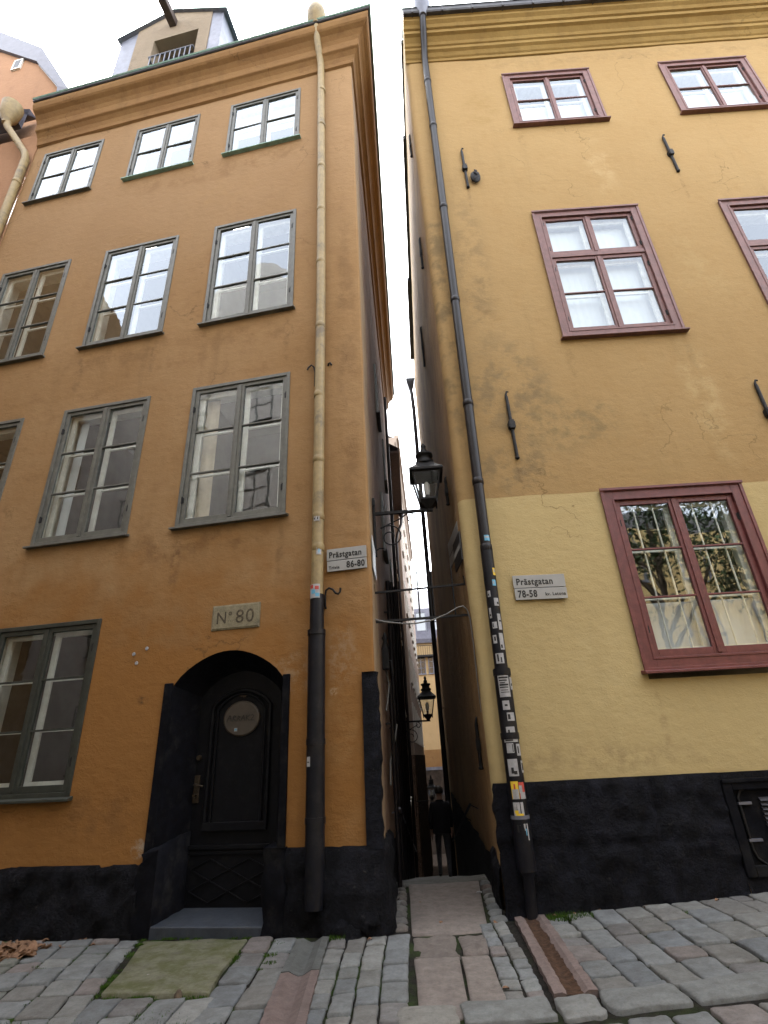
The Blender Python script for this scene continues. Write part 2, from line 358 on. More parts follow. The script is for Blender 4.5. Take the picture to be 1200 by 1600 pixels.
MT['wood'] = paint('dark_wood', (.045, .027, .02), .7, .4, .3, 10)
MT['signw'] = paint('grey_sign_enamel', (.27, .272, .268), .35, .05, .02, 5, .5, dirt=(.19, .185, .175), dk=.4)
MT['black'] = paint('black_lettering', (.012, .012, .012), .5, .1, 0, 5)
MT['plaque'] = paint('worn_plaque', (.19, .165, .105), .8, .2, .4, 14, dirt=(.08, .07, .05), dk=.6)
MT['wornink'] = paint('worn_plaque_letters', (.07, .055, .035), .9, .5, .2, 20)
MT['bronze'] = paint('worn_bronze', (.05, .037, .024), .45, .3, .2, 30, .5, .6)
MT['disc'] = paint('dull_brown_glass', (.06, .05, .04), .35, .15, .05, 8)
MT['slate'] = paint('slate_step', (.030, .036, .047), .55, .2, .3, 9, dirt=(.08, .08, .08))
MT['stickw'] = paint('white_sticker', (.30, .30, .31), .5, .12, .02, 20, dirt=(.2, .2, .2), dk=.6)
MT['sticky'] = paint('yellow_sticker', (.62, .42, .03), .5, .1, .02, 20)
MT['stickr'] = paint('red_sticker', (.38, .05, .04), .5, .1, .02, 20)
MT['stickb'] = paint('blue_sticker', (.1, .3, .45), .5, .15, .02, 20)
MT['cable'] = paint('pale_cable', (.14, .135, .125), .5, .15, .05, 10)
MT['cobble'] = stone_attr('cobble_stone', .55)
MT['mosscob'] = stone_attr('mossy_stone', .5, moss=.8)
MT['granite'] = stone_attr('pink_granite', .4)
N = NT('joint_soil')
c_ = N.mix(N.rng(N.noise(14, 8, rough=.8), .35, .7), (.010, .009, .008), (.03, .026, .022))
sx_ = N.n('SeparateXYZ'); N.L(N.co(), sx_.inputs[0])
mk_ = N.math('MULTIPLY', N.rng(N.noise(1.3, 6, rough=.7), .46, .6), N.rng(sx_.outputs[0], 1.0, -1.6, .35, 1.0))
c_ = N.mix(mk_, c_, N.mix(N.rng(N.noise(22, 4), .3, .7), (.02, .045, .006), (.035, .06, .01)))
MT['soil'] = N.pbsdf(c_, .95, 0, N.bump(N.noise(40, 6, rough=.8), .8, .02), .1)
N = NT('dull_dark_render'); MT['dull_dark'] = N.pbsdf(N.mix(N.rng(N.noise(3, 6), .3, .7), (.03, .024, .02), (.055, .042, .034)), 1.0, 0, None, 0.0)
MT['rust'] = paint('rusty_channel_bed', (.045, .024, .014), .9, .5, .8, 18, .2)
MT['mossy'] = paint('moss', (.035, .07, .009), .95, .4, .8, 30, .1)
MT['leafdry'] = paint('dry_leaf', (.15, .085, .05), .8, .35, .3, 12, .2)
MT['leaf'] = paint('tree_leaf', (.05, .085, .025), .6, .4, .1, 3, .3)
MT['bark'] = paint('tree_bark', (.09, .07, .05), .9, .4, .5, 8, .1)
MT['skin'] = paint('skin', (.45, .27, .2), .6, .05, .02, 10)
MT['cloth_dark'] = paint('dark_clothing', (.02, .02, .024), .85, .2, .1, 30, .2)
MT['cloth_grey'] = paint('grey_clothing', (.09, .09, .1), .85, .2, .1, 30, .2)
MT['hair'] = paint('dark_hair', (.03, .022, .017), .7, .3, .2, 60, .3)
MT['bulb'] = paint('lamp_bulb', (.8, .8, .78), .2, .02, 0, 5)
MT['stair'] = stone_attr('stair_stone', .4, (.04, .04, .04))

# ================================================================ ground
def gz(x, y=0):
    return (.05*max(0, min(x, 6)-.8) - .012*max(0, min(8, -x-.2)) - .012*max(0, 4.2-y)*(1 if y < 4.2 else 0)*.3)
STEP_Y, RUN, RISE = 8.72, .75, .13
def stair_z(y):
    if y < STEP_Y: return 0.0
    return -RISE*min(46, int((y-STEP_Y)/RUN)+1)
def facade_y(x): return 6.40 + (-.21-x)*.1727 if x < -.21 else 6.62-(x-1.0)*.0175
mb = MB()
xs = [-60, -30, -15, -9]+[-8+.5*i for i in range(31)]+[9, 12, 20, 60]; ys = [-40, -20, -10, -5, -2]+[-1+.5*i for i in range(17)]+[7.4]
for j in range(len(ys)-1):
    for i in range(len(xs)-1):
        q = [(xs[i], ys[j]), (xs[i+1], ys[j]), (xs[i+1], ys[j+1]), (xs[i], ys[j+1])]
        mb.add([(a, b, gz(a, b)-.022) for a, b in q], [(0, 1, 2, 3)], 0, True)
mb.add([(-.6, 7.4, -.022), (1.5, 7.4, -.022), (1.5, 8.5, -.022), (-.6, 8.5, -.022)], [(0, 1, 2, 3)])
mb.add([(-60, 7.4, -.1), (-1.0, 7.4, -.03), (-1.0, 20, -.1), (-60, 20, -.1)], [(0, 1, 2, 3)])
mb.add([(1.9, 7.4, .0), (60, 7.4, .0), (60, 20, .0), (1.9, 20, .0)], [(0, 1, 2, 3)])
tag(mb.build('street', MT['soil']), kind='structure')
mb = MB(); mb.add([(-400, -400, -7.6), (400, -400, -7.6), (400, 400, -7.6), (-400, 400, -7.6)], [(0, 1, 2, 3)])
tag(mb.build('terrain', MT['soil']), kind='structure')

def stoneq(mb, quad, h, col, jit=.014, gap=.011, dome=.003, rnd=.12, mi=0, zf=gz, nz=.007):
    c = Vector((sum(p[0] for p in quad)/4, sum(p[1] for p in quad)/4)); out = []
    size = min((Vector(quad[1])-Vector(quad[0])).length, (Vector(quad[2])-Vector(quad[1])).length)
    for i in range(4):
        a, b, p = Vector(quad[i]), Vector(quad[(i+1) % 4]), Vector(quad[i-1])
        r = min(rnd*size, .045)*random.uniform(.6, 1.5)
        out += [a+(p-a).normalized()*r, a+((p-a).normalized()+(b-a).normalized())*r*.28, a+(b-a).normalized()*r]
        for t in (.33, .66): out.append(a.lerp(b, t))
    o2 = []
    for q in out:
        d = (c-q).normalized(); o2.append(q + d*(gap+random.uniform(-.4, .6)*jit))
    n = len(o2); tilt = Vector((random.uniform(-.02, .02), random.uniform(-.02, .02)))
    seed = random.uniform(0, 50)
    def zz(q, dz): return zf(q.x, q.y)+h+dz+(q-c).dot(tilt)+nz*fb((q.x, q.y, seed), 6)
    rings = [[(q.x, q.y, zf(q.x, q.y)-.06) for q in o2], [(q.x, q.y, zz(q, -.008)) for q in o2]]
    for k, dz in ((.014/size*1.2, -.0015), (.25, dome*.5), (.6, dome)):
        rings.append([(w.x, w.y, zz(w, dz)) for w in [q.lerp(c, min(.9, k)) for q in o2]])
    vs = [v for r in rings for v in r]+[(c.x, c.y, zz(c, dome))]
    fs = [(r*n+i, r*n+(i+1) % n, (r+1)*n+(i+1) % n, (r+1)*n+i) for r in range(len(rings)-1) for i in range(n)]
    fs += [((len(rings)-1)*n+i, (len(rings)-1)*n+(i+1) % n, len(vs)-1) for i in range(n)]
    mb.add(vs, fs, mi, True, col)
def inpoly(p, poly):
    r = False
    for i in range(len(poly)):
        a, b = poly[i], poly[i-1]
        if (a[1] > p[1]) != (b[1] > p[1]) and p[0] < (b[0]-a[0])*(p[1]-a[1])/(b[1]-a[1])+a[0]: r = not r
    return r
GREY = [tuple(x*1.3 for x in c) for c in [(.115, .125, .13), (.10, .112, .122), (.135, .145, .143), (.085, .098, .113), (.125, .127, .12), (.112, .108, .10), (.15, .155, .148), (.115, .092, .086), (.092, .086, .086), (.11, .12, .125)]]
def scol(pal=GREY, v=.12):
    c = random.choice(pal); k = random.uniform(1-v, 1+v); m = (.128, .132, .13); return tuple((x*.5+y*.5)*k for x, y in zip(c, m))
MOSS_SLAB = [(-2.74, 6.74), (-1.58, 6.52), (-1.50, 5.09), (-2.42, 5.20)]
def columns(mb, xs, y0, y1f, lens, skew=0.0, h=.0, excl=(), pal=GREY, kw={}):
    for xa, xb in zip(xs, xs[1:]):
        y = y0 - random.uniform(0, .3); wob = random.uniform(-.02, .02)
        while True:
            l = random.uniform(*lens); yt = y1f((xa+xb)/2)
            if y > yt-.06: break
            ye = y+l
            if ye > yt-.14: ye = yt
            X = lambda x, yy: x+(yy-6.4)*skew+.012*math.sin(yy*2.1+x*3)
            q = [(X(xa, y), y+random.uniform(-.015, .015)), (X(xb, y), y+random.uniform(-.015, .015)), (X(xb, ye), ye), (X(xa, ye), ye)]
            cc = ((q[0][0]+q[2][0])/2, (q[0][1]+q[2][1])/2)
            if not any(inpoly(p, e) for e in excl for p in q+[cc]):
                stoneq(mb, q, h+random.uniform(-.008, .008), scol(pal), **kw)
            y = ye
def xr(a, b, w, v=.2):
    n = round((b-a)/w); xs = [a+(b-a)*i/n for i in range(n+1)]
    return [x if i in (0, n) else x+random.uniform(-v, v)*w for i, x in enumerate(xs)]
mb = MB()
excl = [[(-2.80, 6.8), (-1.52, 6.6), (-1.44, 5.03), (-2.47, 5.13)]]
columns(mb, xr(-7.59, -2.69, .255), 4.3, lambda x: facade_y(x)-.09, (.24, .42), -.2, pal=GREY+[(.12, .125, .10), (.11, .115, .09)], )
columns(mb, [-2.42, -2.18, -1.92, -1.68, -1.46], 4.70, lambda x: 5.09-(x+1.5)*.12, (.36, .42), 0, pal=GREY)
columns(mb, [-2.42, -2.12, -1.78, -1.5], 3.3, lambda x: 4.66, (.26, .42), 0)
columns(mb, [-1.57, -1.31, -1.065], 3.3, lambda x: facade_y(x)-.09, (.24, .42), -.03)
columns(mb, [-.73, -.55, -.37, -.18], 3.3, lambda x: 6.36, (.24, .42), .02)
columns(mb, [-.18, .04], 3.3, lambda x: 6.33, (.26, .38), .02)
columns(mb, [.72, .87, 1.01], 4.68, lambda x: 6.55, (.17, .27), .035)
columns(mb, [1.335, 1.60], 4.70, lambda x: 6.45, (.22, .46), .02)
columns(mb, xr(1.60, 5.9, .27), 4.70, lambda x: facade_y(x)-.09, (.26, .5), .03)
columns(mb, xr(.2, 6.0, .28), 3.2, lambda x: 4.28, (.2, .38), .0)
tag(mb.build('cobblestone_pavement', MT['cobble']), kind='structure')
# pebbly stones along the alley sides
mb = MB()
RED = [(.11, .06, .045), (.10, .075, .06), (.08, .07, .065), (.095, .085, .08)]
for k in range(9):
    y = 6.45+k*.235
    stoneq(mb, [(-.18+(y-6.4)*.04, y), (.03+(y-6.4)*.006, y), (.03+(y-6.4)*.006, y+.22), (-.17+(y-6.4)*.04, y+.22)], -.004, scol(RED), rnd=.45, dome=.02)
    stoneq(mb, [(.85+(y-6.4)*.08, y+.1), (1.06+(y-6.4)*.05, y+.1), (1.06+(y-6.4)*.05, y+.31), (.86+(y-6.4)*.08, y+.31)], -.004, scol(RED+GREY), rnd=.45, dome=.02)
tag(mb.build('edge_stones', MT['cobble']), kind='structure')
# flagstone path
mb = MB(); P = (.155, .135, .123); P2 = (.125, .108, .098)
kw = dict(jit=.01, gap=.011, dome=.003, rnd=.06)
stoneq(mb, [(.05, 6.27), (.80, 6.26), (1.0, 8.36), (.06, 8.40)], .004, P, **kw)
stoneq(mb, [(.05, 5.62), (.46, 5.60), (.47, 6.25), (.05, 6.25)], -.012, P2, jit=.04, gap=.015, dome=.012, rnd=.3, nz=.03)
stoneq(mb, [(.47, 5.60), (.70, 5.62), (.79, 6.24), (.48, 6.25)], -.008, P2, jit=.035, gap=.015, dome=.012, rnd=.3, nz=.03)
stoneq(mb, [(.05, 4.42), (.40, 4.50), (.44, 5.59), (.05, 5.60)], .004, P, **kw)
stoneq(mb, [(.41, 4.55), (.68, 4.72), (.69, 5.60), (.45, 5.59)], .003, (.158, .138, .125), **kw)
stoneq(mb, [(-.14, 8.42), (1.16, 8.40), (1.18, 8.72), (-.14, 8.72)], .0, (.10, .102, .095), **kw)
tag(mb.build('flagstone_path', MT['cobble']), kind='structure')
mb = MB(); stoneq(mb, MOSS_SLAB, .006, (.13, .128, .09), jit=.06, gap=.02, dome=.004, rnd=.08, nz=.012)
tag(mb.build('mossy_pavement_slab', MT['mosscob']), kind='structure')
mb = MB(); x = -.1
KC = [(.155, .16, .155), (.14, .147, .145), (.165, .163, .15)]
for w in (.42, .62, .30, .55, .8, .72, .7, .8, .75):
    b = 4.40+.02*math.sin(x*5); stoneq(mb, [(x, b-.05), (x+w, b-.05), (x+w, b+.28), (x, b+.28)], .012, random.choice(KC), jit=.02, gap=.012, dome=.012, rnd=.2)
    x += w+.01
tag(mb.build('kerb', MT['cobble']), kind='structure')
# stairs down the alley
mb = MB()
for k in range(46):
    y = STEP_Y+k*RUN; z = -RISE*(k+1); c = scol([(.10, .10, .095), (.09, .09, .09), (.12, .115, .1)])
    mb.box(-.6+y*.03, 1.9+y*.06, y, y+RUN, z-.5, z, 0, c)
tag(mb.build('stairs', MT['stair']), kind='structure')
mb = MB(); mb.box(-30, 40, STEP_Y+46*RUN, 90, -6.6, -RISE*46); tag(mb.build('far_street', MT['dull_dark']), kind='structure')
# stone drain channels
def channel(name, label, pts, w, cols, bed=None):
    t = thing(name, label, 'drain channel', (pts[0][0], pts[0][1], gz(*pts[0])))
    o = Vector((*pts[0], gz(*pts[0])))
    for k in range(len(pts)-1):
        a, b = Vector(pts[k]), Vector(pts[k+1]); d = (b-a).normalized(); n = Vector((d.y, -d.x)); L = (b-a).length
        m = MB(); prof = [(-w/2, -.05), (-w/2, .020), (-w*.30, .024), (-w*.17, .004), (-w*.06, -.012), (w*.06, -.012), (w*.17, .004), (w*.30, .024), (w/2, .020), (w/2, -.05)]
        nn = max(2, int(L/.06)); vs = []
        for i in range(nn+1):
            p = a+d*(.008+(L-.016)*i/nn)
            for x, z in prof:
                j = random.uniform(-.006, .006) if abs(x) > w*.4 else 0
                q = p+n*(x+j); vs.append((q.x-o.x, q.y-o.y, gz(q.x, q.y)+z+.003*fb((q.x, q.y, 3), 12)-o.z))
        W = len(prof)
        m.add(vs, [(i*W+j, (i+1)*W+j, (i+1)*W+j+1, i*W+j+1) for i in range(nn) for j in range(W-1)], 0, False, cols[k % len(cols)])
        m.add(vs[:W], [tuple(range(W))], 0, False, cols[k % len(cols)]); m.add(vs[-W:], [tuple(reversed(range(W)))], 0, False, cols[k % len(cols)])
        m.build('channel_stone', MT['granite'], t, fix=True)
        if bed:
            m = MB(); vs = []
            for i in range(nn+1):
                p = a+d*(L*i/nn)
                for x in (-w*.2, -w*.1, 0, w*.1, w*.2):
                    q = p+n*(x+random.uniform(-.008, .008)); vs.append((q.x-o.x, q.y-o.y, gz(q.x, q.y)-.004+.012*(abs(x)/(w*.2))+random.uniform(-.003, .004)-o.z))
            m.add(vs, [(i*5+j, (i+1)*5+j, (i+1)*5+j+1, i*5+j+1) for i in range(nn) for j in range(4)], 0, True)
            m.build('rusty_silt', MT['rust'], t, fix=True)
    return t
channel('drain_channel', 'pink granite gutter channel in the cobbles below the orange house downpipe', [(-.90, 6.30), (-.88, 5.42), (-.82, 4.0)], .31, [(.08, .085, .083), (.125, .096, .09)])
channel('drain_channel', 'rust stained granite gutter channel below the yellow house downpipe', [(1.25, 6.52), (1.14, 4.66)], .30, [(.14, .108, .1)], True)

# small growth and litter
def tuft(mb, c, n, h, sp):
    for k in range(n):
        a = random.uniform(0, 6.28); r = sp*math.sqrt(random.random()); x, y = c[0]+r*math.cos(a), c[1]+.6*r*math.sin(a)
        b = random.uniform(0, 6.28); l = h*random.uniform(.4, 1); w = .004; z = gz(x, y)-.01
        dx, dy = math.cos(b), math.sin(b)
        mb.add([(x-dy*w, y+dx*w, z), (x+dy*w, y-dx*w, z), (x+dx*l*.5, y+dy*l*.5, z+l)], [(0, 1, 2)])
mb = MB()
for c, n, h, sp in (((1.58, 6.42), 420, .05, .2), ((1.78, 6.38), 120, .04, .1), ((-.66, 6.28), 260, .05, .1), ((-1.24, 5.95), 70, .035, .07), ((-2.9, 4.75), 140, .03, .25), ((-2.5, 4.68), 120, .03, .25), ((2.6, 6.15), 80, .03, .1), ((2.2, 6.0), 50, .025, .06), ((-1.2, 5.75), 60, .03, .06), ((-1.9, 4.67), 200, .025, .4)): tuft(mb, c, n, h, sp)
for i in range(4):
    a, b = Vector(MOSS_SLAB[i]), Vector(MOSS_SLAB[(i+1) % 4])
    for k in range(9):
        if random.random() < .75: p = a.lerp(b, random.random()); tuft(mb, (p.x, p.y), 60, .022, .055)
for k in range(46):
    p = (random.uniform(-3.9, -1.2), random.uniform(4.6, 6.6)); tuft(mb, p, 26, .018, .05)
tag(mb.build('moss', MT['mossy']), kind='stuff')
mb = MB()
def curl(mb, c, s, rz, up):
    ca, sa = math.cos(rz), math.sin(rz); vs = []
    k1, k2 = random.uniform(2, 9), random.uniform(0, 6)
    for j in range(9):
        for i in range(7):
            u, v = i/6-.5, j/8-.5; w = s*(1-(2*v)**2*.75); x, y = u*w*1.3, v*s*1.6
            z = up+.22*s*(abs(u)*2)**1.5+.2*s*math.sin(v*5+rz)+.10*s*math.sin(u*k1*3+v*k1+k2)
            vs.append((c[0]+x*ca-y*sa, c[1]+x*sa+y*ca, z))
    mb.add(vs, [(j*7+i, j*7+i+1, j*7+i+8, j*7+i+7) for j in range(8) for i in range(6)], 0, True)
for k in range(34):
    r = random.random()**.7; a = random.uniform(0, 6.28)
    curl(mb, (.33*r*math.cos(a), .2*r*math.sin(a)), random.uniform(.06, .13), random.uniform(0, 6.28), .01+.09*(1-r)*random.random())
lv = mb.build('dead_leaves', MT['leafdry']); lv.location = (-3.93, 6.50, gz(-3.9)); so = lv.modifiers.new('t', 'SOLIDIFY'); so.thickness = .003
tag(lv, 'crumpled pile of dry brown leaves against the orange house plinth', 'leaves')
mb = MB()
for k in range(16):
    x = random.uniform(-4.4, -3.2); curl(mb, (x, facade_y(x)-random.uniform(.1, .35)), random.uniform(.02, .05), random.uniform(0, 6), gz(x)+.01)
for x, y in ((.9, 6.5), (1.5, 6.5), (1.7, 6.47), (1.95, 6.5), (.36, 6.62), (.18, 7.45), (2.4, 6.45), (.7, 4.9), (3.1, 6.4), (-.35, 6.2)): curl(mb, (x, y), .03, random.uniform(0, 6), gz(x)+.015)
tag(mb.build('leaf_litter', MT['leafdry']), kind='stuff')
mb = MB(); mb.tube([(0, 0, .012), (.055, .02, .012)], .008, 8); o = mb.build('cigarette_butt', MT['stickw']); o.location = (-2.21, 5.62, gz(-2.2)+.006)
tag(o, 'white crushed cigarette butt lying on the mossy slab', 'litter')
mb = MB(); mb.lathe([(.03, 0), (.028, .028), (.012, .05)], seg=9); o = mb.build('pine_cone', MT['bark']); o.location = (-1.76, 5.13, gz(-1.7)+.005)
tag(o, 'small brown cone at the lower edge of the mossy slab', 'cone')
mb = MB(); mb.tube([(.03*math.cos(a*.5), .022*math.sin(a*.5), .006) for a in range(13)], .006, 6); o = mb.build('bottle_ring', MT['stickw']); o.location = (.91, 7.69, .02)
tag(o, 'pale ring of litter on the stones beside the flagstone path', 'litter')

# ================================================================ house building blocks
hinge_me = None
def hinge(parent, x, y, z):
    global hinge_me
    if hinge_me is None:
        m = MB(); m.tube([(0, 0, -.055), (0, 0, .055)], .013, 8); m.box(-.028, .028, .004, .012, -.045, .045); h = m.build('hinge', MT['iron'], parent); hinge_me = h.data
    else:
        h = bpy.data.objects.new('hinge', hinge_me); COL.objects.link(h); h.parent = parent
    h.location = (x, y, z)
def ring(mb, x0, x1, z0, z1, w, y0, y1, mi=0, wb=None, wt=None):
    wb = wb or w; wt = wt or w
    mb.box(x0, x0+w, y0, y1, z0, z1, mi); mb.box(x1-w, x1, y0, y1, z0, z1, mi)
    mb.box(x0+w, x1-w, y0+.001, y1, z1-wt, z1, mi); mb.box(x0+w, x1-w, y0+.001, y1, z0, z0+wb, mi)
def window(house, x0, x1, z0, z1, fm, cw=.06, proud=.018, rows=3, sw=.062, transom=None, sill=None, trim=False, curtain=None, bars=False, silld=.07, room=None, label=None):
    c = MB(); yp = -proud; sb = .02 if sill else 0
    ring(c, x0, x1, z0, z1, cw, yp, .09)
    if trim:
        ring(c, x0-.012, x1+.012, z0-.01, z1+.014, .045, yp-.014, yp-.0005)
        ring(c, x0+cw-.03, x1-cw+.03, z0+cw-.03, z1-cw+.03, .028, yp-.008, yp-.0005)
        c.box(x0-.02, x1+.02, yp-.03, yp-.0145, z1-.02, z1+.02)
    w = c.build('window', fm, house, bevel=.006)
    if label: w['label'] = label
    a0, a1, b0, b1 = x0+cw, x1-cw, z0+cw, z1-cw; xm = (a0+a1)/2; ys = 0.004
    fields = []
    if transom:
        t = MB(); t.box(a0, a1, ys-.022, .085, transom-.045, transom+.045); t.build('transom', fm, w, bevel=.006)
        lev = [(b0, transom-.046, rows), (transom+.046, b1, 1)]
    else: lev = [(b0, b1, rows)]
    gl = MB(); ic = MB()
    for (lo, hi, n) in lev:
        for k, (s0, s1) in enumerate(((a0+.003, xm-.003), (xm+.003, a1-.003))):
            s = MB(); ring(s, s0, s1, lo+.003, hi-.003, sw, ys, .05, 0, sw*1.25)
            if k == 0: s.box(s1-.028, s1+.025, ys-.016, ys-.001, lo+.02, hi-.02)
            g0, g1, h0, h1 = s0+sw, s1-sw, lo+.003+sw*1.25, hi-.003-sw
            for r in range(1, n):
                zz = h0+(h1-h0)*r/n; s.box(g0, g1, ys+.004, .048, zz-.012, zz+.012)
            s.build('sash', fm, w, bevel=.004)
            for r in range(n):
                za, zb = h0+(h1-h0)*r/n, h0+(h1-h0)*(r+1)/n
                t1, t2 = random.uniform(-.005, .005), random.uniform(-.006, .006)
                q = [(g0, .03-t1, za), (g1, .03+t1, za), (g1, .03+t1+t2, zb), (g0, .03-t1+t2, zb)]
                gl.add(q, [(0, 1, 2, 3)])
            ring(ic, s0+.04, s1-.04, lo+.05, hi-.04, .075, .11, .15)
            for r in range(1, n):
                zz = h0+(h1-h0)*r/n; ic.box(s0+.115, s1-.115, .113, .147, zz-.014, zz+.014)
            for zz in (lo+.16*(hi-lo), hi-.16*(hi-lo)):
                hinge(w, s0-.004 if k == 0 else s1+.004, ys-.012, zz)
    gl.build('pane', MT['glass'], w)
    ic.build('inner_sash', MT['white'], w)
    rv = MB(); e = .01; f0, f1, k0, k1 = a0+e, a1-e, b0+e, b1-e
    rv.add([(f0, .09, k0), (f1, .09, k0), (f1, .09, k1), (f0, .09, k1), (f0-.02, .40, k0), (f1+.02, .40, k0), (f1+.02, .40, k1), (f0-.02, .40, k1)],
           [(0, 1, 5, 4), (1, 2, 6, 5), (2, 3, 7, 6), (3, 0, 4, 7)])
    d = 1.9; X0, X1, Z0, Z1 = f0-.1, f1+.1, k0-.5, k1+.3
    rv.add([(X0, .405, Z0), (X1, .405, Z0), (X1, .405, Z1), (X0, .405, Z1), (X0, d, Z0), (X1, d, Z0), (X1, d, Z1), (X0, d, Z1)],
           [(4, 5, 6, 7), (0, 4, 7, 3), (1, 2, 6, 5), (0, 1, 5, 4), (3, 7, 6, 2)], 1)
    for (qa, qb, qc, qd) in ((X0, f0-.02, Z0, Z1), (f1+.02, X1, Z0, Z1), (f0-.02, f1+.02, Z0, k0), (f0-.02, f1+.02, k1, Z1)):
        rv.add([(qa, .405, qc), (qb, .405, qc), (qb, .405, qd), (qa, .405, qd)], [(0, 1, 2, 3)], 1)
    rv.build('window_recess', [MT['white'], room or MT['room']], w)
    if sill:
        s = MB(); x = .045
        s.add([(x0-x, yp-silld, z0-.012), (x1+x, yp-silld, z0-.012), (x1+x, .02, z0+.018), (x0-x, .02, z0+.018), (x0-x, yp-silld, z0-.04), (x1+x, yp-silld, z0-.04), (x1+x, .02, z0-.03), (x0-x, .02, z0-.03)],
              [(0, 1, 2, 3), (4, 7, 6, 5), (0, 4, 5, 1), (1, 5, 6, 2), (2, 6, 7, 3), (3, 7, 4, 0)])
        s.build('sill', sill, w, bevel=.004)
    if curtain:
        for (ca, cb, cz0, cz1, cm) in curtain:
            s = MB(); n = max(6, int((cb-ca)/.02)); vs = []
            for i in range(n+1):
                x = ca+(cb-ca)*i/n; y = .24+.0022*math.sin(i*.9+x*7)+.001*math.sin(i*2.3)
                vs += [(x, y, cz0), (x, y, cz1)]
            s.add(vs, [(2*i, 2*i+2, 2*i+3, 2*i+1) for i in range(n)], 0, True); s.build('curtain', cm, w)
    if bars:
        for s0, s1 in ((a0, xm), (xm, a1)):
            for t in (.33, .66):
                s = MB(); x = s0+(s1-s0)*t; s.tube([(x, .075, b0+.05), (x, .075, b1-.05)], .011, 8); s.build('window_bar', MT['white'], w)
    return w

# ================================================================ orange house
LX, LR = Vector((-.21, 6.40, 0)), R(-9.8)
OH = thing('orange_house', 'orange plastered house with arched black door, dormer and yellow downpipe', 'house', LX, LR)
adl = Vector((-.1357, .9907))
pathL = [(-8.12, 0), (-.035, 0), (-.010, .010), (-.0045, .04), tuple(adl*13.5)]
sL = lambda x: x+8.12
winL = []
C_ = {'A': (-2.88, -1.19), 'B': (-5.28, -3.65), 'C': (-7.72, -6.08)}
for k, (a, b) in C_.items():
    for (z0, z1, rw) in ((13.52, 15.42, 2), (8.62, 11.22, 3), (4.70, 7.23, 3)): winL.append((a, b, z0, z1, rw, k))
winL.append((-5.45, -3.80, 1.30, 3.47, 3, 'G'))
winL = [(a-(.08 if (k == 'C' and z0 > 13) else 0), b-(.08 if (k == 'C' and z0 > 13) else 0), z0, z1, rw, k) for a, b, z0, z1, rw, k in winL]
holes = [(sL(a)+.03, sL(b)-.03, z0+.03, z1-.03) for a, b, z0, z1, _, _ in winL] + [(sL(-2.6), sL(-1.14), -4, 2.9)]
sC = sL(-.02)
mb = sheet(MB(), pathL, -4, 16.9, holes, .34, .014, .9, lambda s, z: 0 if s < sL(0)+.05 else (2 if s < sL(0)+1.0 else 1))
ARC_F = [(-2.6+1.46*i/16, 2.5+.38*math.sin(math.pi*i/16)**.75) for i in range(17)]
for (xa, za), (xb, zb) in zip(ARC_F, ARC_F[1:]):
    mb.add([(xa, 0, za), (xb, 0, zb), (xb, 0, 2.9), (xa, 0, 2.9)], [(0, 1, 2, 3)])
mb.add([(-8.12, 0, -1), (-8.12, 9, -1), (-8.12, 9, 17), (-8.12, 0, 17)], [(0, 1, 2, 3)])
e = adl*13.5; mb.add([(e.x, e.y, -4), (e.x-6, e.y, -4), (e.x-6, e.y, 16.9), (e.x, e.y, 16.9)], [(0, 1, 2, 3)], 1)
mb.build('wall', [MT['orange'], MT['alley_brown'], MT['alley_lit']], OH)
cur = {('A', 4.70): [(-2.74, -2.5, 4.75, 7.1, MT['beige_cloth'])], ('B', 4.70): [(-5.12, -4.95, 4.75, 7.1, MT['curtain'])], ('A', 13.52): [(-2.75, -1.3, 14.45, 15.3, MT['curtain'])]}
for a, b, z0, z1, rw, k in winL:
    window(OH, a, b, z0, z1, MT['frame_d'] if k == 'G' else MT['frame_g'], rows=rw, sill=MT['frame_d'] if k == 'G' else (MT['copper'] if (z0 > 13 and k != 'C') else MT['frame_g']), curtain=cur.get((k, z0)),
           label={'G': 'dark green window with white inner sashes'}.get(k))
# plinth
def lip(z1, o=.055):
    return lambda s, z, p: o*(1 if z < z1-.05 else max(.12, (z1-z)/.05)) + .05*max(0, .25-z)*(z > -.3)
mb = MB()
sheet(mb, [(-8.12, 0), (-2.70, 0)], -.3, .61, (), .07, .05, 4.0, None, 0, lip(.61), (.56,))
rgt = [(-1.06, 0), (-.04, 0), (0, .03), tuple(adl*1.3)]
def bl(s, z, p):
    k = lip(.73)(s, z, p); bx = max(0, 1-((p.x+.30)/.35)**2)*max(0, 1-((z-.1)/.5)**2) if p.y < .3 else 0
    return k+.10*bx
sheet(mb, rgt, -.3, .73, (), .07, .04, 4.5, None, 0, bl, (.68,))
sheet(mb, [tuple(adl*1.25), tuple(adl*13.4)], -4, .45, (), .25, .04, 3, None, 0, lambda s, z, p: .03)
for cx, cy, cz, rr in ((-.40, -.07, .03, .13), (-.14, -.06, .10, .13), (-.28, -.12, -.02, .12)):   # rough boulders at the corner
    v0 = len(mb.v); st = []
    for i in range(9):
        th = math.pi*i/8
        for j in range(12):
            ph = 2*math.pi*j/12; d = Vector((math.sin(th)*math.cos(ph), math.sin(th)*math.sin(ph), math.cos(th)))
            q = d*rr*(1+.35*fb(d+Vector((cx*9, cy, cz)), 1.4)); st.append((cx+q.x, cy+q.y, cz+q.z*.9))
    mb.add(st, [(i*12+j, (i+1)*12+j, (i+1)*12+(j+1) % 12, i*12+(j+1) % 12) for i in range(8) for j in range(12)], 0, True)
mb.build('plinth', MT['plinth_l'], OH)
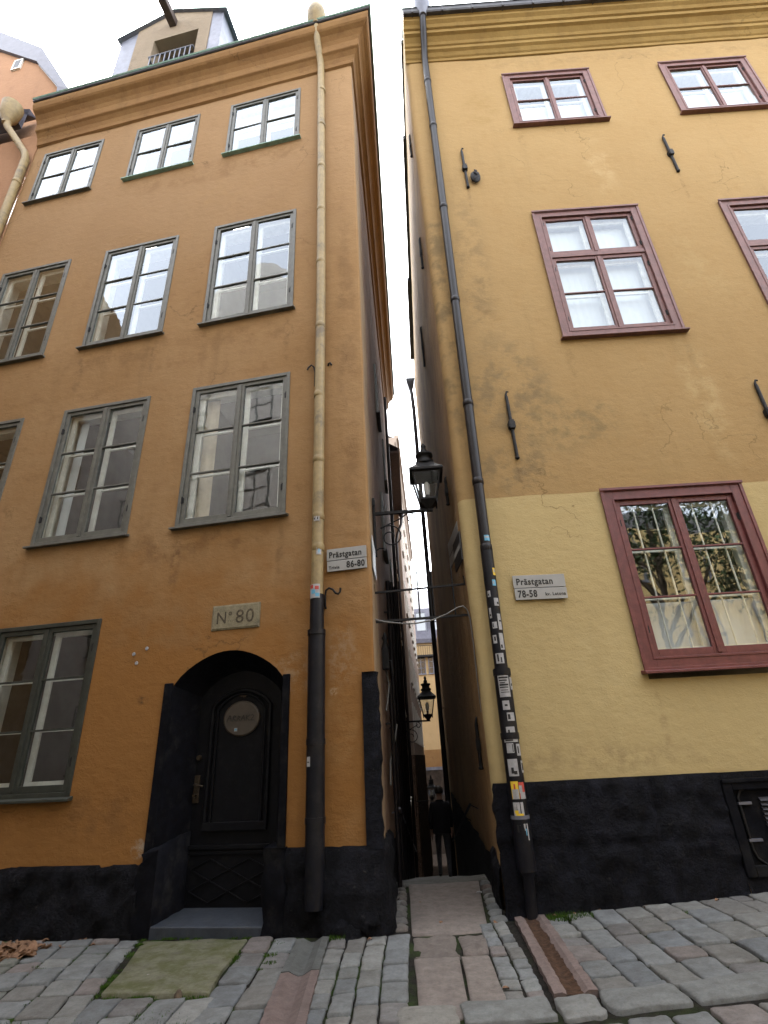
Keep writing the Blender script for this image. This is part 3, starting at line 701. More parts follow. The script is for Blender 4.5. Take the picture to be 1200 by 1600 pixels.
mb = MB(); sheet(mb, [(-.15, 0), (-.035, 0), (-.006, .02), (-.012, .06)], .70, 2.48, (), .06, .02, 6, None, .04); mb.add([(-.15, 0, .7), (-.15, -.04, .7), (-.15, -.04, 2.48), (-.15, 0, 2.48)], [(0, 1, 2, 3)]); mb.add([(-.15, 0, 2.48), (-.15, -.04, 2.48), (0, -.04, 2.48), (0, 0, 2.48)], [(0, 1, 2, 3)])
mb.build('corner_guard', MT['plinth'], OH)
# cornice, roof
cp = [(-8.12, 0), (0, 0), tuple(adl*13.5)]
prof = [(0.0, 15.80), (.05, 15.83), (.06, 15.94), (.09, 16.06), (.15, 16.15), (.19, 16.18), (.20, 16.20), (.21, 16.40), (.25, 16.50), (.32, 16.60), (.40, 16.66), (.43, 16.70), (.46, 16.80), (.46, 16.90)]
mb = sweep(MB(), cp, prof, seglen=.5, wob=.02); mb.build('cornice', MT['corn_o'], OH, fix=True)
mb = sweep(MB(), cp, [(.40, 16.901), (.48, 16.905), (.50, 16.92), (.50, 16.96), (.47, 16.98)], seglen=.5, wob=.02)
mb.build('eave_flashing', MT['darktin'], OH, fix=True)
mb = sweep(MB(), cp, [(.47, 16.965), (.51, 16.965), (.53, 16.99), (.51, 17.02), (.44, 17.03), (-3.6, 20.0)], caps=False)
mb.build('roof', MT['copper'], OH)
# dormer
dm = MB(); F = .02
zb = 16.8
def gable(x): return 21.05-abs(x+5.05)*.49
dm.prism([(-6.12, zb), (-5.52, zb), (-5.52, gable(-5.52)), (-6.12, gable(-6.12))], F, F+.45)
dm.prism([(-4.2, zb), (-3.86, zb), (-3.86, gable(-3.86)), (-4.2, gable(-4.2))], F, F+.45)
dm.prism([(-5.52, 19.72), (-4.2, 19.72), (-4.2, gable(-4.2)), (-5.05, gable(-5.05)), (-5.52, gable(-5.52))], F+.001, F+.45)
dm.box(-5.52, -4.2, F+.42, F+.5, 16.8, 19.72, 1); dm.box(-5.52, -4.2, F+.05, F+.42, 16.8, 17.15)
D_ = dm.build('dormer', [MT['dormer'], MT['darktin']], OH)
for a, b, x in ((-6.62, -6.121, -6.62), (-3.859, -3.52, -3.52)):
    m = MB(); m.prism([(a, zb), (b, zb), (b, gable(b)-.02), (a, gable(a)-.02)], F+.02, F+.3)
    s = 1 if x > -5 else -1
    m.add([(x, F+.3, zb), (x, 4.2, zb), (x, 4.2, 20.3), (x, F+.3, gable(x)-.02)], [(0, 1, 2, 3) if s > 0 else (3, 2, 1, 0)])
    for yy in (.9, 1.5, 2.1, 2.7): m.bar((x+s*.012, yy, zb), (x+s*.012, yy, 20.2), .02, .03)
    m.build('tin_cladding', MT['tin'], D_)
m = MB()
for s in (-1, 1):
    xe = -5.05+s*1.66; m.add([(-5.05, -.06, 21.09), (xe, -.06, 21.09-1.66*.49), (xe, 4.4, 21.09-1.66*.49), (-5.05, 4.4, 21.09), (-5.05, -.06, 21.05), (xe, -.06, 21.05-1.66*.49), (xe, 4.4, 21.05-1.66*.49), (-5.05, 4.4, 21.05)],
          [(0, 1, 2, 3), (0, 4, 5, 1), (1, 5, 6, 2), (2, 6, 7, 3)]); m.add(m.v[-4:], [(0, 3, 2, 1)], 1)
m.build('dormer_roof', [MT['copper'], MT['tin']], D_)
m = MB(); m.tube([(-5.5, -.04, 18.72), (-4.22, -.04, 18.72)], .022, 8); m.tube([(-5.5, -.04, 17.35), (-4.22, -.04, 17.35)], .018, 8)
for k in range(9): m.tube([(-5.44+k*.145, -.04, 17.3), (-5.44+k*.145, -.04, 18.72)], .016, 6)
m.tube([(-5.5, -.04, 18.72), (-5.5, .3, 18.72)], .02, 6); m.tube([(-4.22, -.04, 18.72), (-4.22, .3, 18.72)], .02, 6)
m.build('railing', MT['tin'], D_)
m = MB(); m.box(-5.13, -4.92, -1.9, .3, 20.25, 20.52); m.box(-5.11, -4.94, -1.9, .3, 20.521, 20.56, 1); m.build('hoist_beam', [MT['wood'], MT['tin']], D_, bevel=.012)
# door
ARC_B = [(-2.42+1.10*i/16, 2.38+.30*math.sin(math.pi*i/16)**.75) for i in range(17)]
fr = [(-2.6, -.1)]+ARC_F+[(-1.14, -.1)]; bk = [(-2.42, -.1)]+ARC_B+[(-1.32, -.1)]
mb = MB(); n = len(fr); mb.add([(x, 0, z) for x, z in fr]+[(x, .42, z) for x, z in bk], [(i, i+1, i+1+n, i+n) for i in range(n-1)])
mb.box(-2.715, -2.598, -.028, .06, .55, 2.53); mb.box(-1.142, -1.05, -.028, .06, .65, 2.53)
so_ = mb.build('door_surround', MT['surround'], OH, bevel=.01)
mb = MB()
vs = []; prof2 = [(-2.74, -.2), (-2.74, .50), (-2.70, .62), (-2.66, .76), (-2.60, .83), (-2.52, .86), (-2.40, .87), (-2.40, -.2)]
for j in range(9):
    y = -.075+j*.49/8
    for i, (x, z) in enumerate(prof2):
        dx = .02*fb((x*3, y*4, z*3), 2)+(.10*(1-j/8) if i < 5 and False else 0); sh = (0 if i < 4 else .06*(j/8))
        vs.append((x+dx+(0 if i < 4 else -.10*(1-j/8)), y+.015*fb((x, y, z), 5)*(j == 0), z+dx-.12*(1-j/8)*(3 <= i <= 6)))
mb.add(vs, [(j*8+i, j*8+i+1, (j+1)*8+i+1, (j+1)*8+i) for j in range(8) for i in range(7)], 0, True); mb.add(vs[:8], [tuple(reversed(range(8)))])
mb.build('jamb_base', MT['surround'], OH, fix=True); mb = MB()
sheet(mb, [(-1.36, .42), (-1.27, -.075), (-1.03, -.08), (-1.03, .0)], -.2, .74, (), .07, .03, 4, None, 0, None); mb.add([(-1.36, .42, .735), (-1.27, -.075, .735), (-1.03, -.08, .735), (-1.03, .2, .735)], [(0, 1, 2, 3)])
mb.build('jamb_base', MT['surround'], OH, fix=True)
mb = MB(); mb.box(-2.52, -1.25, .42, .50, .02, 2.8); mb.box(-2.44, -1.31, .385, .42, .675, .72); mb.box(-2.43, -1.32, .40, .42, .62, .66)
def arch_pts(x0, x1, zs, rise, n=12): return [(x0+(x1-x0)*i/n, zs+rise*math.sin(math.pi*i/n)**.7) for i in range(n+1)]
for (i0, i1, w, yy) in ((-2.24, -1.46, .032, .405), (-2.17, -1.53, .02, .41)):
    ap = arch_pts(i0, i1, 2.24 if w > .03 else 2.2, .19)
    mb.tube([(i0, yy, .9)]+[(x, yy, z) for x, z in ap]+[(i1, yy, .9)], w, 8)
mb.box(-2.26, -1.44, .375, .42, .86, .95)
for x in (-2.40, -1.36): mb.box(x-.015, x+.015, .405, .42, .15, .62)
for s in (0, 1, 2):
    for k in range(3):
        pass
dx = [(-2.36+i*.3225) for i in range(4)]
for (za, zb_) in ((.16, .37), (.37, .58)):
    zc = (za+zb_)/2
    for xa, xb in ((-2.36, -1.88), (-1.88, -1.40)):
        pts = [(xa, zc), ((xa+xb)/2, zb_), (xb, zc), ((xa+xb)/2, za), (xa, zc)]
        for p, q in zip(pts, pts[1:]): mb.bar((p[0], .414, p[1]), (q[0], .414, q[1]), .014, .016, up=(0, 1, 0))
DR = mb.build('door', MT['door'], OH, bevel=.006)
m = MB(); m.lathe([(.235, 0), (.235, .02), (.215, .03)], seg=28); hd = m.build('glazed_disc', MT['disc'], DR, bevel=.005); hd.rotation_euler = (R(90), 0, 0); hd.location = (-1.84, .415, 2.09); hd.scale = (1.05, .9, 1)
m = MB()
def scrawl(m, strokes, ox, oz, s, y, w=.007):
    for st in strokes:
        for a, b in zip(st, st[1:]): m.bar((ox+a[0]*s, y, oz+a[1]*s), (ox+b[0]*s, y, oz+b[1]*s), w, .003, up=(0, 1, 0))
SCR = [[(0, 0), (.6, 1.2), (1, 0)], [(.1, .5), (1, .6)], [(1.3, 0), (1.5, 1.1), (2, .9), (1.4, .6), (2, 0)], [(2.2, 0), (2.5, 1), (2.9, .7), (2.5, .5), (3, 0)], [(3.2, .1), (3.6, 1.1), (3.9, 0)], [(3.1, .5), (4, .5)], [(4.2, 0), (4.3, 1.1)], [(5, 1.1), (4.3, .5), (5, 0)], [(5.2, .9), (5.6, 1.1), (5.9, .8), (5.2, .05), (6, 0)]]
scrawl(m, SCR, -2.03, 2.06, .062, .381); m.build('graffiti', MT['black'], DR)
m = MB(); m.box(-1.92, -1.88, .378, .384, 1.94, 1.98); m.box(-1.914, -1.886, .376, .3785, 1.95, 1.97, 1); m.build('sticker', [MT['stickw'], MT['stickb']], DR)
m = MB(); m.lathe([(.05, 0), (.05, .012)], seg=16, sx=1.4); hp = m.build('name_plate', MT['bronze'], DR); hp.rotation_euler = (R(90), 0, 0); hp.location = (-1.84, .415, 2.40)
m = MB(); m.box(-2.41, -2.34, .395, .42, 1.16, 1.46); m.tube([(-2.375, .40, 1.36), (-2.375, .33, 1.36), (-2.30, .315, 1.35), (-2.25, .32, 1.34)], .012, 8); m.tube([(-2.375, .40, 1.24), (-2.375, .35, 1.24)], .02, 10); m.build('handle', MT['bronze'], DR, bevel=.004)
m = MB(); m.tube([(-2.375, .42, 1.66), (-2.375, .38, 1.66)], .03, 12); m.build('lock', MT['bronze'], DR)
mb = MB(); mb.add([(-2.58, -.06, .055), (-1.24, -.06, .055), (-1.32, .42, .115), (-2.44, .42, .115), (-2.58, -.06, -.1), (-1.24, -.06, -.1), (-1.32, .42, -.1), (-2.44, .42, -.1)], [(0, 1, 2, 3), (0, 4, 5, 1), (1, 5, 6, 2), (3, 7, 4, 0)])
mb.build('doorstep', MT['slate'], OH, bevel=.01)
# downpipe with hopper
mb = MB()
mb.tube([(-.70, -.42, 17.05), (-.70, -.40, 16.85), (-.71, -.30, 16.55), (-.70, -.13, 16.15), (-.69, -.09, 15.95), (-.665, -.09, 12), (-.66, -.09, 8.6), (-.675, -.09, 6.2), (-.69, -.09, 3.42)], .078, 14)
DP = mb.build('downpipe', MT['pipe_y'], OH)
m = MB(); m.lathe([(.08, -.06), (.10, 0), (.19, .12), (.225, .30), (.215, .48), (.15, .58)], (-.70, -.44, 17.0), 18); m.build('hopper', MT['pipe_y'], DP)
for k, z in enumerate((14.9, 13.6, 12.2, 10.9, 9.5, 8.0, 6.6, 5.45, 4.55, 4.1)):
    m = MB(); x = -.665 if z > 7 else -.68; m.lathe([(.079, -.05), (.084, -.045), (.084, .03), (.079, .05)], (x, -.09, z), 14); m.build('pipe_collar', MT['pipe_y'], DP)
m = MB(); m.tube([(-.69, -.09, 3.46), (-.69, -.09, 2.95)], .088, 14); m.tube([(-.69, -.09, 2.98), (-.69, -.10, .36)], .104, 14); m.tube([(-.69, -.10, .36), (-.69, -.12, .2)], [.104, .09], 14)
for z in (2.98, 1.75, .98): m.tube([(-.69, -.095, z-.03), (-.69, -.095, z+.03)], .112, 14)
m.build('pipe_boot', MT['pipe_b'], DP)
def patch(parent, cx, cy, r, z0, z1, a0, a1, mt, lines=(), n=8, name='sticker'):
    """a sticker bent round a pipe of radius r; lines = [(t0,t1,z0,z1,material index)]"""
    m = MB(); mats = mt if isinstance(mt, list) else [mt]
    def pt(a, z, k): return (cx+(r+k)*math.sin(a), cy-(r+k)*math.cos(a), z)
    def strip(b0, b1, y0, y1, k, mi):
        vs = []
        for i in range(n+1):
            a = b0+(b1-b0)*i/n; vs += [pt(a, y0, k), pt(a, y1, k)]
        m.add(vs, [(2*i, 2*i+2, 2*i+3, 2*i+1) for i in range(n)], mi, True)
    strip(a0, a1, z0, z1, .003, 0)
    for (t0, t1, u0, u1, mi) in lines: strip(a0+(a1-a0)*t0, a0+(a1-a0)*t1, z0+(z1-z0)*u0, z0+(z1-z0)*u1, .0045, mi)
    return m.build(name, mats, parent)
patch(DP, -.69, -.09, .088, 3.40, 3.58, -.9, .7, [MT['stickw'], MT['stickr'], MT['stickb']], [(.05, .4, .7, .95, 1), (.2, .6, .3, .6, 2), (.6, .95, .1, .35, 2), (.55, .9, .6, .85, 1)])
patch(DP, -.68, -.09, .08, 4.46, 4.53, -.5, .5, [MT['stickw'], MT['black']], [(.1, .3, .3, .7, 1), (.6, .8, .3, .7, 1)])
patch(DP, -.685, -.09, .08, 3.98, 4.08, .1, .9, [MT['stickw'], MT['stickb']], [(.4, .6, .2, .8, 1)])
patch(DP, -.69, -.095, .105, 1.50, 1.60, -.8, -.3, [MT['stickw'], MT['black']], [(.2, .8, .4, .5, 1)])
# iron hooks
def hook(pts, house):
    m = MB(); m.tube(pts, .014, 8); return m.build('wall_hook', MT['iron'], house)
hook([(-.60, 0, 3.30), (-.60, -.03, 3.32), (-.60, -.04, 3.45), (-.585, -.05, 3.52), (-.54, -.06, 3.545), (-.49, -.06, 3.52), (-.455, -.06, 3.47), (-.42, -.06, 3.455), (-.395, -.06, 3.48), (-.39, -.06, 3.53)], OH)
hook([(-.78, 0, 6.86), (-.77, -.03, 6.88), (-.765, -.04, 7.1), (-.78, -.05, 7.2), (-.82, -.06, 7.24), (-.87, -.06, 7.2), (-.885, -.06, 7.16)], OH)
hook([(-.56, 0, 7.22), (-.55, -.03, 7.24), (-.52, -.03, 7.25), (-.5, -.03, 7.2)], OH)
for px, pz in ((-3.23, 2.94), (-3.05, 3.0), (-3.17, 2.82)):
    m = MB(); m.lathe([(.025, 0), (.02, .01)], seg=10); o = m.build('wall_plug', MT['stickw'], OH); o.rotation_euler = (R(90), 0, 0); o.location = (px, -.002, pz)

# lettering
def lettering(parent, txt, size, loc, mat_, sx=1.0, bold=.0, name='lettering', align='LEFT', rot=(R(90), 0, 0)):
    cu = bpy.data.curves.new('txt', 'FONT'); cu.body = txt; cu.size = size; cu.extrude = .0012; cu.offset = bold; cu.align_x = align; cu.space_character = 1.12; cu.resolution_u = 3
    to = bpy.data.objects.new('txt', cu); COL.objects.link(to)
    me = bpy.data.meshes.new_from_object(to.evaluated_get(bpy.context.evaluated_depsgraph_get()))
    bpy.data.objects.remove(to); bpy.data.curves.remove(cu)
    me.materials.clear(); me.materials.append(mat_)
    for v in me.vertices: v.co.x *= sx
    o = bpy.data.objects.new(name, me); COL.objects.link(o); o.parent = parent; o.location = loc; o.rotation_euler = rot
    return o
def street_sign(frame, fr, x0, x1, z0, z1, label, big, num, small, num_right, tilt):
    p = frame + Matrix.Rotation(fr, 3, 'Z') @ Vector(((x0+x1)/2, -.03, z0))
    t = thing('street_sign', label, 'sign', p, fr); t.rotation_euler = (0, tilt, fr)
    w, h = x1-x0, z1-z0; m = MB(); zm = h*.47
    m.box(-w/2, w/2, -.012, .0, zm+.004, h); m.box(-w/2+.004, w/2, -.012, .0, 0, zm-.004); m.build('plate', MT['signw'], t, bevel=.003)
    m = MB(); m.box(-w/2+.02, w/2-.02, .0005, .026, .03, h-.03); m.build('backing', MT['iron'], t)
    lettering(t, big, h*.37, (-w/2+.055*w, -.0135, zm+h*.135), MT['black'], .92*w/.60 if num_right else .84*w/.67, .0035)
    if num_right:
        lettering(t, num, h*.39, (w/2-.05*w, -.0135, h*.10), MT['black'], .88*w/.60, .0045, align='RIGHT'); lettering(t, small, h*.19, (-w/2+.05*w, -.0135, h*.10), MT['black'], .95, .0015)
    else:
        lettering(t, num, h*.39, (-w/2+.06*w, -.0135, h*.10), MT['black'], .76*w/.67, .0045); lettering(t, small, h*.18, (w/2-.03*w, -.0135, h*.14), MT['black'], .95, .0015, align='RIGHT')
    return t
street_sign(LX, LR, -.575, -.04, 3.77, 4.08, 'grey two-part street sign with numbers 86-80 beside the yellow downpipe', 'Prästgatan', '86-80', 'Trivia', True, R(-.4))
t = thing('house_number_plaque', 'worn stone number plaque above the arched black door', 'plaque', LX+Matrix.Rotation(LR, 3, 'Z') @ Vector((-1.82, -.02, 3.16)), LR)
m = MB(); m.box(-.32, .32, -.0, .03, 0, .30); m.box(-.335, .335, .008, .03, -.015, .315); m.build('plate', MT['plaque'], t, bevel=.008)
lettering(t, 'N', .22, (-.27, -.002, .07), MT['wornink'], .9, .002); lettering(t, 'o', .10, (-.10, -.002, .17), MT['wornink'], 1, .0); lettering(t, '..', .10, (-.10, -.002, .09), MT['wornink'], 1, .0); lettering(t, '80', .25, (-.0, -.002, .06), MT['wornink'], 1.0, .001)

# ================================================================ yellow house
RX0, RRz = Vector((1.06, 6.618, 0)), R(-1.0)
YH = thing('yellow_house', 'yellow plastered house with red-brown windows on a black stone plinth', 'house', RX0, RRz)
adr = Vector((.0366, .9993)); XR = 15.0
arc = [(.13-.13*math.cos(a), .13-.13*math.sin(a)) for a in [math.pi/2*i/5 for i in range(6)]]
pathR = [tuple(adr*13.4)]+[(x, y) for x, y in arc]+[(XR, 0)]
sR0 = path_cum(pathR)[-2]
sR = lambda x: sR0+x-.13
u = lambda v: v-.09
winR = [(u(2.22), u(4.16), 13.46, 15.40, 'top', ), (u(5.74), u(7.68), 13.50, 15.42, 'top'), (u(2.11), u(4.07), 7.60, 10.69, 'mid'), (u(5.58), u(7.54), 7.56, 10.66, 'mid'), (u(2.07), u(4.01), 2.22, 4.79, 'low')]
holes = [(sR(a)+.03, sR(b)-.03, z0+.03, z1-.03) for a, b, z0, z1, _ in winR]
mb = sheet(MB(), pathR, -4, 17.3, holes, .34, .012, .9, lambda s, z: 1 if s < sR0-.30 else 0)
e = adr*13.4; mb.add([(e.x, e.y, -4), (e.x+7, e.y, -4), (e.x+7, e.y, 17.3), (e.x, e.y, 17.3)], [(3, 2, 1, 0)], 1)
mb.add([(XR, 0, -1), (XR, 9, -1), (XR, 9, 17.3), (XR, 0, 17.3)], [(0, 1, 2, 3)])
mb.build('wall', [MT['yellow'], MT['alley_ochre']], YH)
for i, (a, b, z0, z1, k) in enumerate(winR):
    if k == 'top': window(YH, a, b, z0, z1, MT['frame_r'], cw=.15, proud=.03, rows=2, sw=.055, trim=True, sill=MT['frame_r'], curtain=[(a+.2, b-.2, z0+.2, z0+1.1, MT['curtain'])])
    if k == 'mid': window(YH, a, b, z0, z1, MT['frame_r'], cw=.15, proud=.03, rows=2, sw=.065, trim=True, sill=MT['frame_r'], transom=z0+1.92, curtain=[(a+.2, b-.2, z0+.2, z1-.25, MT['curtain'])] if i == 2 else None)
    if k == 'low': window(YH, a, b, z0+.12, z1, MT['frame_rd'], cw=.16, proud=.03, rows=3, sw=.07, trim=True, sill=MT['frame_rd'], bars=True, silld=.10, curtain=[(a+.22, b-.22, z0+.3, z0+1.0, MT['curtain'])], label='dark red ground floor window with white bars behind the glass')
# plinth with big dressed blocks
J = [(1.0, .62, 1.3), (1.72, .62, 1.3), (.75, 0, .62), (1.45, 0, .62), (2.2, 0, .62), (3.4, .62, 1.3), (4.4, 0, 1.3)]
def plo(s, z, p):
    o = .06*(1 if z < 1.17 else max(.1, (1.23-z)/.06))
    if p.y < .05:
        o -= .045*math.exp(-((z-.62-.03*fb((p.x, 0, 0), 1.5))/.03)**2)
        for jx, a, b in J:
            if a <= z <= b: o -= .038*math.exp(-((p.x-jx-.02*fb((z, jx, 0), 3))/.026)**2)
    o = max(o, .034)
    return o + .03*max(0, .3-z) + .02*fb((p.x, p.y, z), 7)
mb = MB()
pl_front = [(.03, .06), (.06, .012), (.13, 0), (XR, 0)]
sheet(mb, [(.03, .06), (.06, .012), (.13, 0), (2.46, 0)], -.3, 1.23, (), .05, .03, 2.6, None, 0, plo, (1.17,))
sheet(mb, [(2.46, 0), (XR, 0)], -.3, .27, (), .12, .03, 2.5, None, .06); sheet(mb, [(3.6, 0), (XR, 0)], .27, 1.23, (), .15, .03, 2.5, None, .06)
mb.box(2.46, 3.6, -.05, .0, 1.16, 1.225)
sheet(mb, [tuple(adr*13.3), tuple(adr*.9)], -4, .42, (), .25, .03, 3, None, .03)
sheet(mb, [tuple(adr*.9), tuple(adr*.08)], -.4, .55, (), .08, .05, 3, None, .03, lambda s, z, p: -.03 if z > .5-.1*s else .02)
mb.build('plinth', MT['plinth'], YH)
# cornice on the street side only
cpr = [(-.0, 0), (XR, 0)]
prof = [(0.0, 16.20), (.03, 16.21), (.03, 16.30), (.06, 16.33), (.10, 16.42), (.15, 16.46), (.15, 16.56), (.18, 16.58), (.20, 16.66), (.27, 16.76), (.33, 16.79), (.33, 16.90), (.37, 16.92), (.40, 17.0), (.46, 17.06), (.46, 17.14), (.49, 17.16)]
mb = sweep(MB(), cpr, prof, seglen=.5, wob=.02); mb.build('cornice', MT['corn_y'], YH, fix=True)
mb = sweep(MB(), cpr, [(.40, 17.161), (.56, 17.165), (.58, 17.2), (.58, 17.33)], seglen=.5)
for k in range(14): mb.box(.2+k*.7, .23+k*.7, -.59, -.4, 17.15, 17.34)
mb.build('gutter', MT['darktin'], YH, fix=True)
mb = MB(); mb.add([(-.02, -.60, 17.33), (XR, -.60, 17.33), (XR, -.5, 17.42), (-.02, -.5, 17.42)], [(0, 1, 2, 3)]); sweep(mb, [tuple(adr*13.4), (0, 0), (XR, 0)], [(.02, 17.3), (-.3, 17.43), (-3.2, 20.0)], caps=False); mb.add([(-.02, -.5, 17.42), (XR, -.5, 17.42), (XR, .3, 17.45), (.3, .3, 17.45), (-.02, -.0, 17.42)], [(0, 1, 2, 3, 4)]); mb.build('roof', MT['copper'], YH)
mb = MB()   # narrow verge on the alley side, in lengths of tin
for (ya, yb, o, z) in ((.05, 2.2, .05, 17.3), (2.2, 7.0, .10, 17.25), (7.0, 11.2, .16, 17.2)):
    p, q = adr*ya, adr*yb; mb.add([(p.x-o, p.y, z), (p.x+.2, p.y, z), (q.x+.2, q.y, z), (q.x-o, q.y, z), (p.x-o, p.y, z+.14), (p.x+.2, p.y, z+.14), (q.x+.2, q.y, z+.14), (q.x-o, q.y, z+.14)], [(3, 2, 1, 0), (4, 5, 6, 7), (0, 1, 5, 4), (2, 3, 7, 6), (3, 0, 4, 7)])
mb.build('verge', MT['darktin'], YH)
# black downpipe
mb = MB(); X = lambda z: .23+(z-.9)*.0137 if z > .9 else .23
mb.tube([(.46, -.50, 17.20), (.45, -.48, 17.0), (.45, -.36, 16.75), (.45, -.18, 16.45), (X(16.2), -.11, 16.2)]+[(X(z), -.11, z) for z in (12, 8, 5, 3.2)], .072, 14)
YP = mb.build('downpipe', MT['pipe_br'], YH)
m = MB(); m.lathe([(.075, -.04), (.085, 0), (.17, .22), (.185, .35), (.20, .42), (.20, .46)], (.46, -.52, 17.15), 18); m.build('hopper', MT['tin'], YP)
for z in (15.2, 13.5, 10.9, 8.5, 6.35, 5.0, 4.0):
    m = MB(); m.lathe([(.073, -.05), (.081, -.045), (.081, .04), (.073, .05)], (X(z), -.11, z), 14); m.build('pipe_collar', MT['pipe_br'], YP)
m = MB(); m.tube([(X(4.02), -.11, 4.02), (X(2.42), -.11, 2.42)], .080, 16); m.tube([(X(2.45), -.11, 2.45), (X(.9), -.115, .9), (.225, -.12, .42)], .098, 16); m.tube([(.225, -.12, .44), (.225, -.125, .36), (.215, -.12, .02)], [.098, .06, .055], 16)
for z in (2.42, 1.72): m.tube([(X(z), -.112, z-.05), (X(z), -.112, z+.02)], .106, 16)
m.build('pipe_boot', MT['pipe_b'], YP)
m = MB(); m.tube([(X(.92), -.115, .89), (X(.92), -.115, .925)], .102, 16); m.build('pipe_clamp', MT['tin'], YP)
W_, Y_, R_, B_, K_ = MT['stickw'], MT['sticky'], MT['stickr'], MT['stickb'], MT['black']
def sk(z0, z1, a0, a1, mt, lines=()):
    z = (z0+z1)/2; patch(YP, X(z), -.11, .099 if z < 2.45 else (.081 if z < 4 else .073), z0, z1, a0, a1, mt, lines)
txt = [(.08, .92, .86, .94, 1), (.1, .8, .74, .80, 1), (.15, .6, .64, .68, 1), (.1, .9, .52, .60, 1), (.1, .85, .42, .47, 1), (.2, .8, .30, .33, 1), (.15, .9, .2, .23, 1)]
sk(2.12, 2.36, -.75, .55, [W_, K_], txt); sk(1.98, 2.08, -.55, .25, [W_, K_], [(.3, .7, .4, .6, 1)])
sk(1.64, 1.685, -.9, .8, [W_, K_], [(.1, .6, .3, .6, 1)]); sk(1.53, 1.63, -.7, .1, [W_, K_], [(.8, .9, .1, .9, 1)])
sk(1.30, 1.47, -.8, .3, [W_, K_], [(.3, .55, .15, .5, 1), (.55, .85, .1, .3, 1)]); sk(1.33, 1.45, .75, 1.3, [W_, K_], [(.2, .8, .2, .8, 1)])
sk(1.08, 1.25, -.75, .05, [Y_, W_, R_], [(.1, .95, .0, .55, 1), (.4, .6, .55, .85, 2)]); sk(1.08, 1.24, .1, .8, [R_, W_], [(.0, .5, .35, .8, 1), (.1, 1, 0, .4, 1)])
sk(.90, 1.05, -.75, .35, [W_, Y_], [(.2, .9, .02, .3, 1), (.1, .45, .3, .5, 1)]); sk(.70, .85, .05, .55, [W_, B_], [(.4, .6, .3, .7, 1)]); sk(.73, .84, -.6, -.25, [W_, K_], [(.0, .5, .4, 1, 1)])
sk(2.5, 2.62, -.8, .4, [W_, K_], [(.2, .4, .2, .9, 1), (.6, .75, .1, .6, 1)]); sk(2.66, 2.86, .1, .8, [W_, K_], [(.1, .5, .1, .3, 1)]); sk(2.9, 3.1, .2, .8, [W_, K_], [(.3, .9, .5, .6, 1)])
sk(3.05, 3.18, -1.0, -.6, [W_, K_], [(.2, .8, .2, .4, 1)]); sk(3.32, 3.4, -.9, -.4, [W_, K_], [(.2, .6, .2, .5, 1)]); sk(3.46, 3.54, .1, .7, [B_, W_], [(.1, .5, .3, .7, 1)]); sk(4.08, 4.16, -.3, .7, [B_, W_], [(.1, .9, .5, .8, 1)]); sk(3.6, 3.7, .4, .9, [Y_, W_], [(.3, .8, .4, .8, 1)])
sk(2.2, 2.34, .7, 1.3, [W_, K_], [(.2, .7, .3, .5, 1)]); sk(1.86, 1.95, -.2, .7, [W_, K_], [(.1, .4, .2, .8, 1)]); sk(2.74, 2.84, -.9, -.3, [W_, K_], [(.4, .8, .3, .8, 1)]); sk(2.92, 3.0, -.7, 0, [W_, K_], [(.1, .3, .2, .8, 1)]); sk(3.2, 3.3, .0, .8, [W_, K_], [(.5, .9, .2, .5, 1)]); sk(1.5, 1.62, .4, 1.0, [W_, K_], [(.2, .5, .2, .8, 1)]); sk(1.72, 1.8, -.5, .5, [W_, K_], [(.2, .4, .1, .6, 1)])
# wall anchors
def anchor(house, x, z0, z1, y=-.03, rz=0, ox=0, oy=0):
    m = MB(); zm = z0+(z1-z0)*.50
    m.tube([(0, 0, z0+.03), (0, 0, z0+.09), (0, 0, zm), (0, 0, z1-.1), (-.004, 0, z1-.05), (.012, -.015, z1), (.04, -.015, z1-.01)], [.018, .026, .026, .026, .018, .016, .014], 8)
    m.lathe([(.02, -.03), (.034, -.02), (.034, .0), (.022, .01)], (0, 0, z0+.06), 8)
    m.box(-.05, .05, -.045, .03, zm-.05, zm+.05); m.box(-.035, .035, -.055, .03, zm-.075, zm+.075)
    o = m.build('wall_anchor', MT['iron'], house, bevel=.004); o.location = (x, y, 0); o.rotation_euler = (0, 0, rz); return o
for x, a, b in ((u(1.01), 11.52, 12.78), (u(5.11), 11.56, 12.76), (u(1.01), 5.35, 6.58), (u(4.80), 5.3, 6.5)): anchor(YH, x, a, b)
for d, a, b in ((.9, 1.32, 1.98), (.85, 14.1, 15.0), (1.25, 10.9, 11.9), (1.5, 5.4, 6.0), (4.0, 10.6, 12.0)): p = adr*d; anchor(YH, p.x-.03, a, b, p.y, R(90))
t = thing('lamp_bracket', 'small round black iron bracket beside the upper wall anchor', 'bracket', RX0+Matrix.Rotation(RRz, 3, 'Z') @ Vector((u(1.18), 0, 11.82)), RRz)
m = MB(); m.lathe([(.03, -.16), (.085, -.1), (.1, 0), (.085, .1), (.03, .16)], (0, -.06, 0), 14, sy=.5); m.build('boss', MT['iron'], t)
m = MB(); m.tube([(-.03, -.09, -.1), (.04, -.12, -.03), (-.03, -.12, .05), (.03, -.1, .12), (0, -.08, .18)], .016, 6); m.build('ornament', MT['iron'], t)
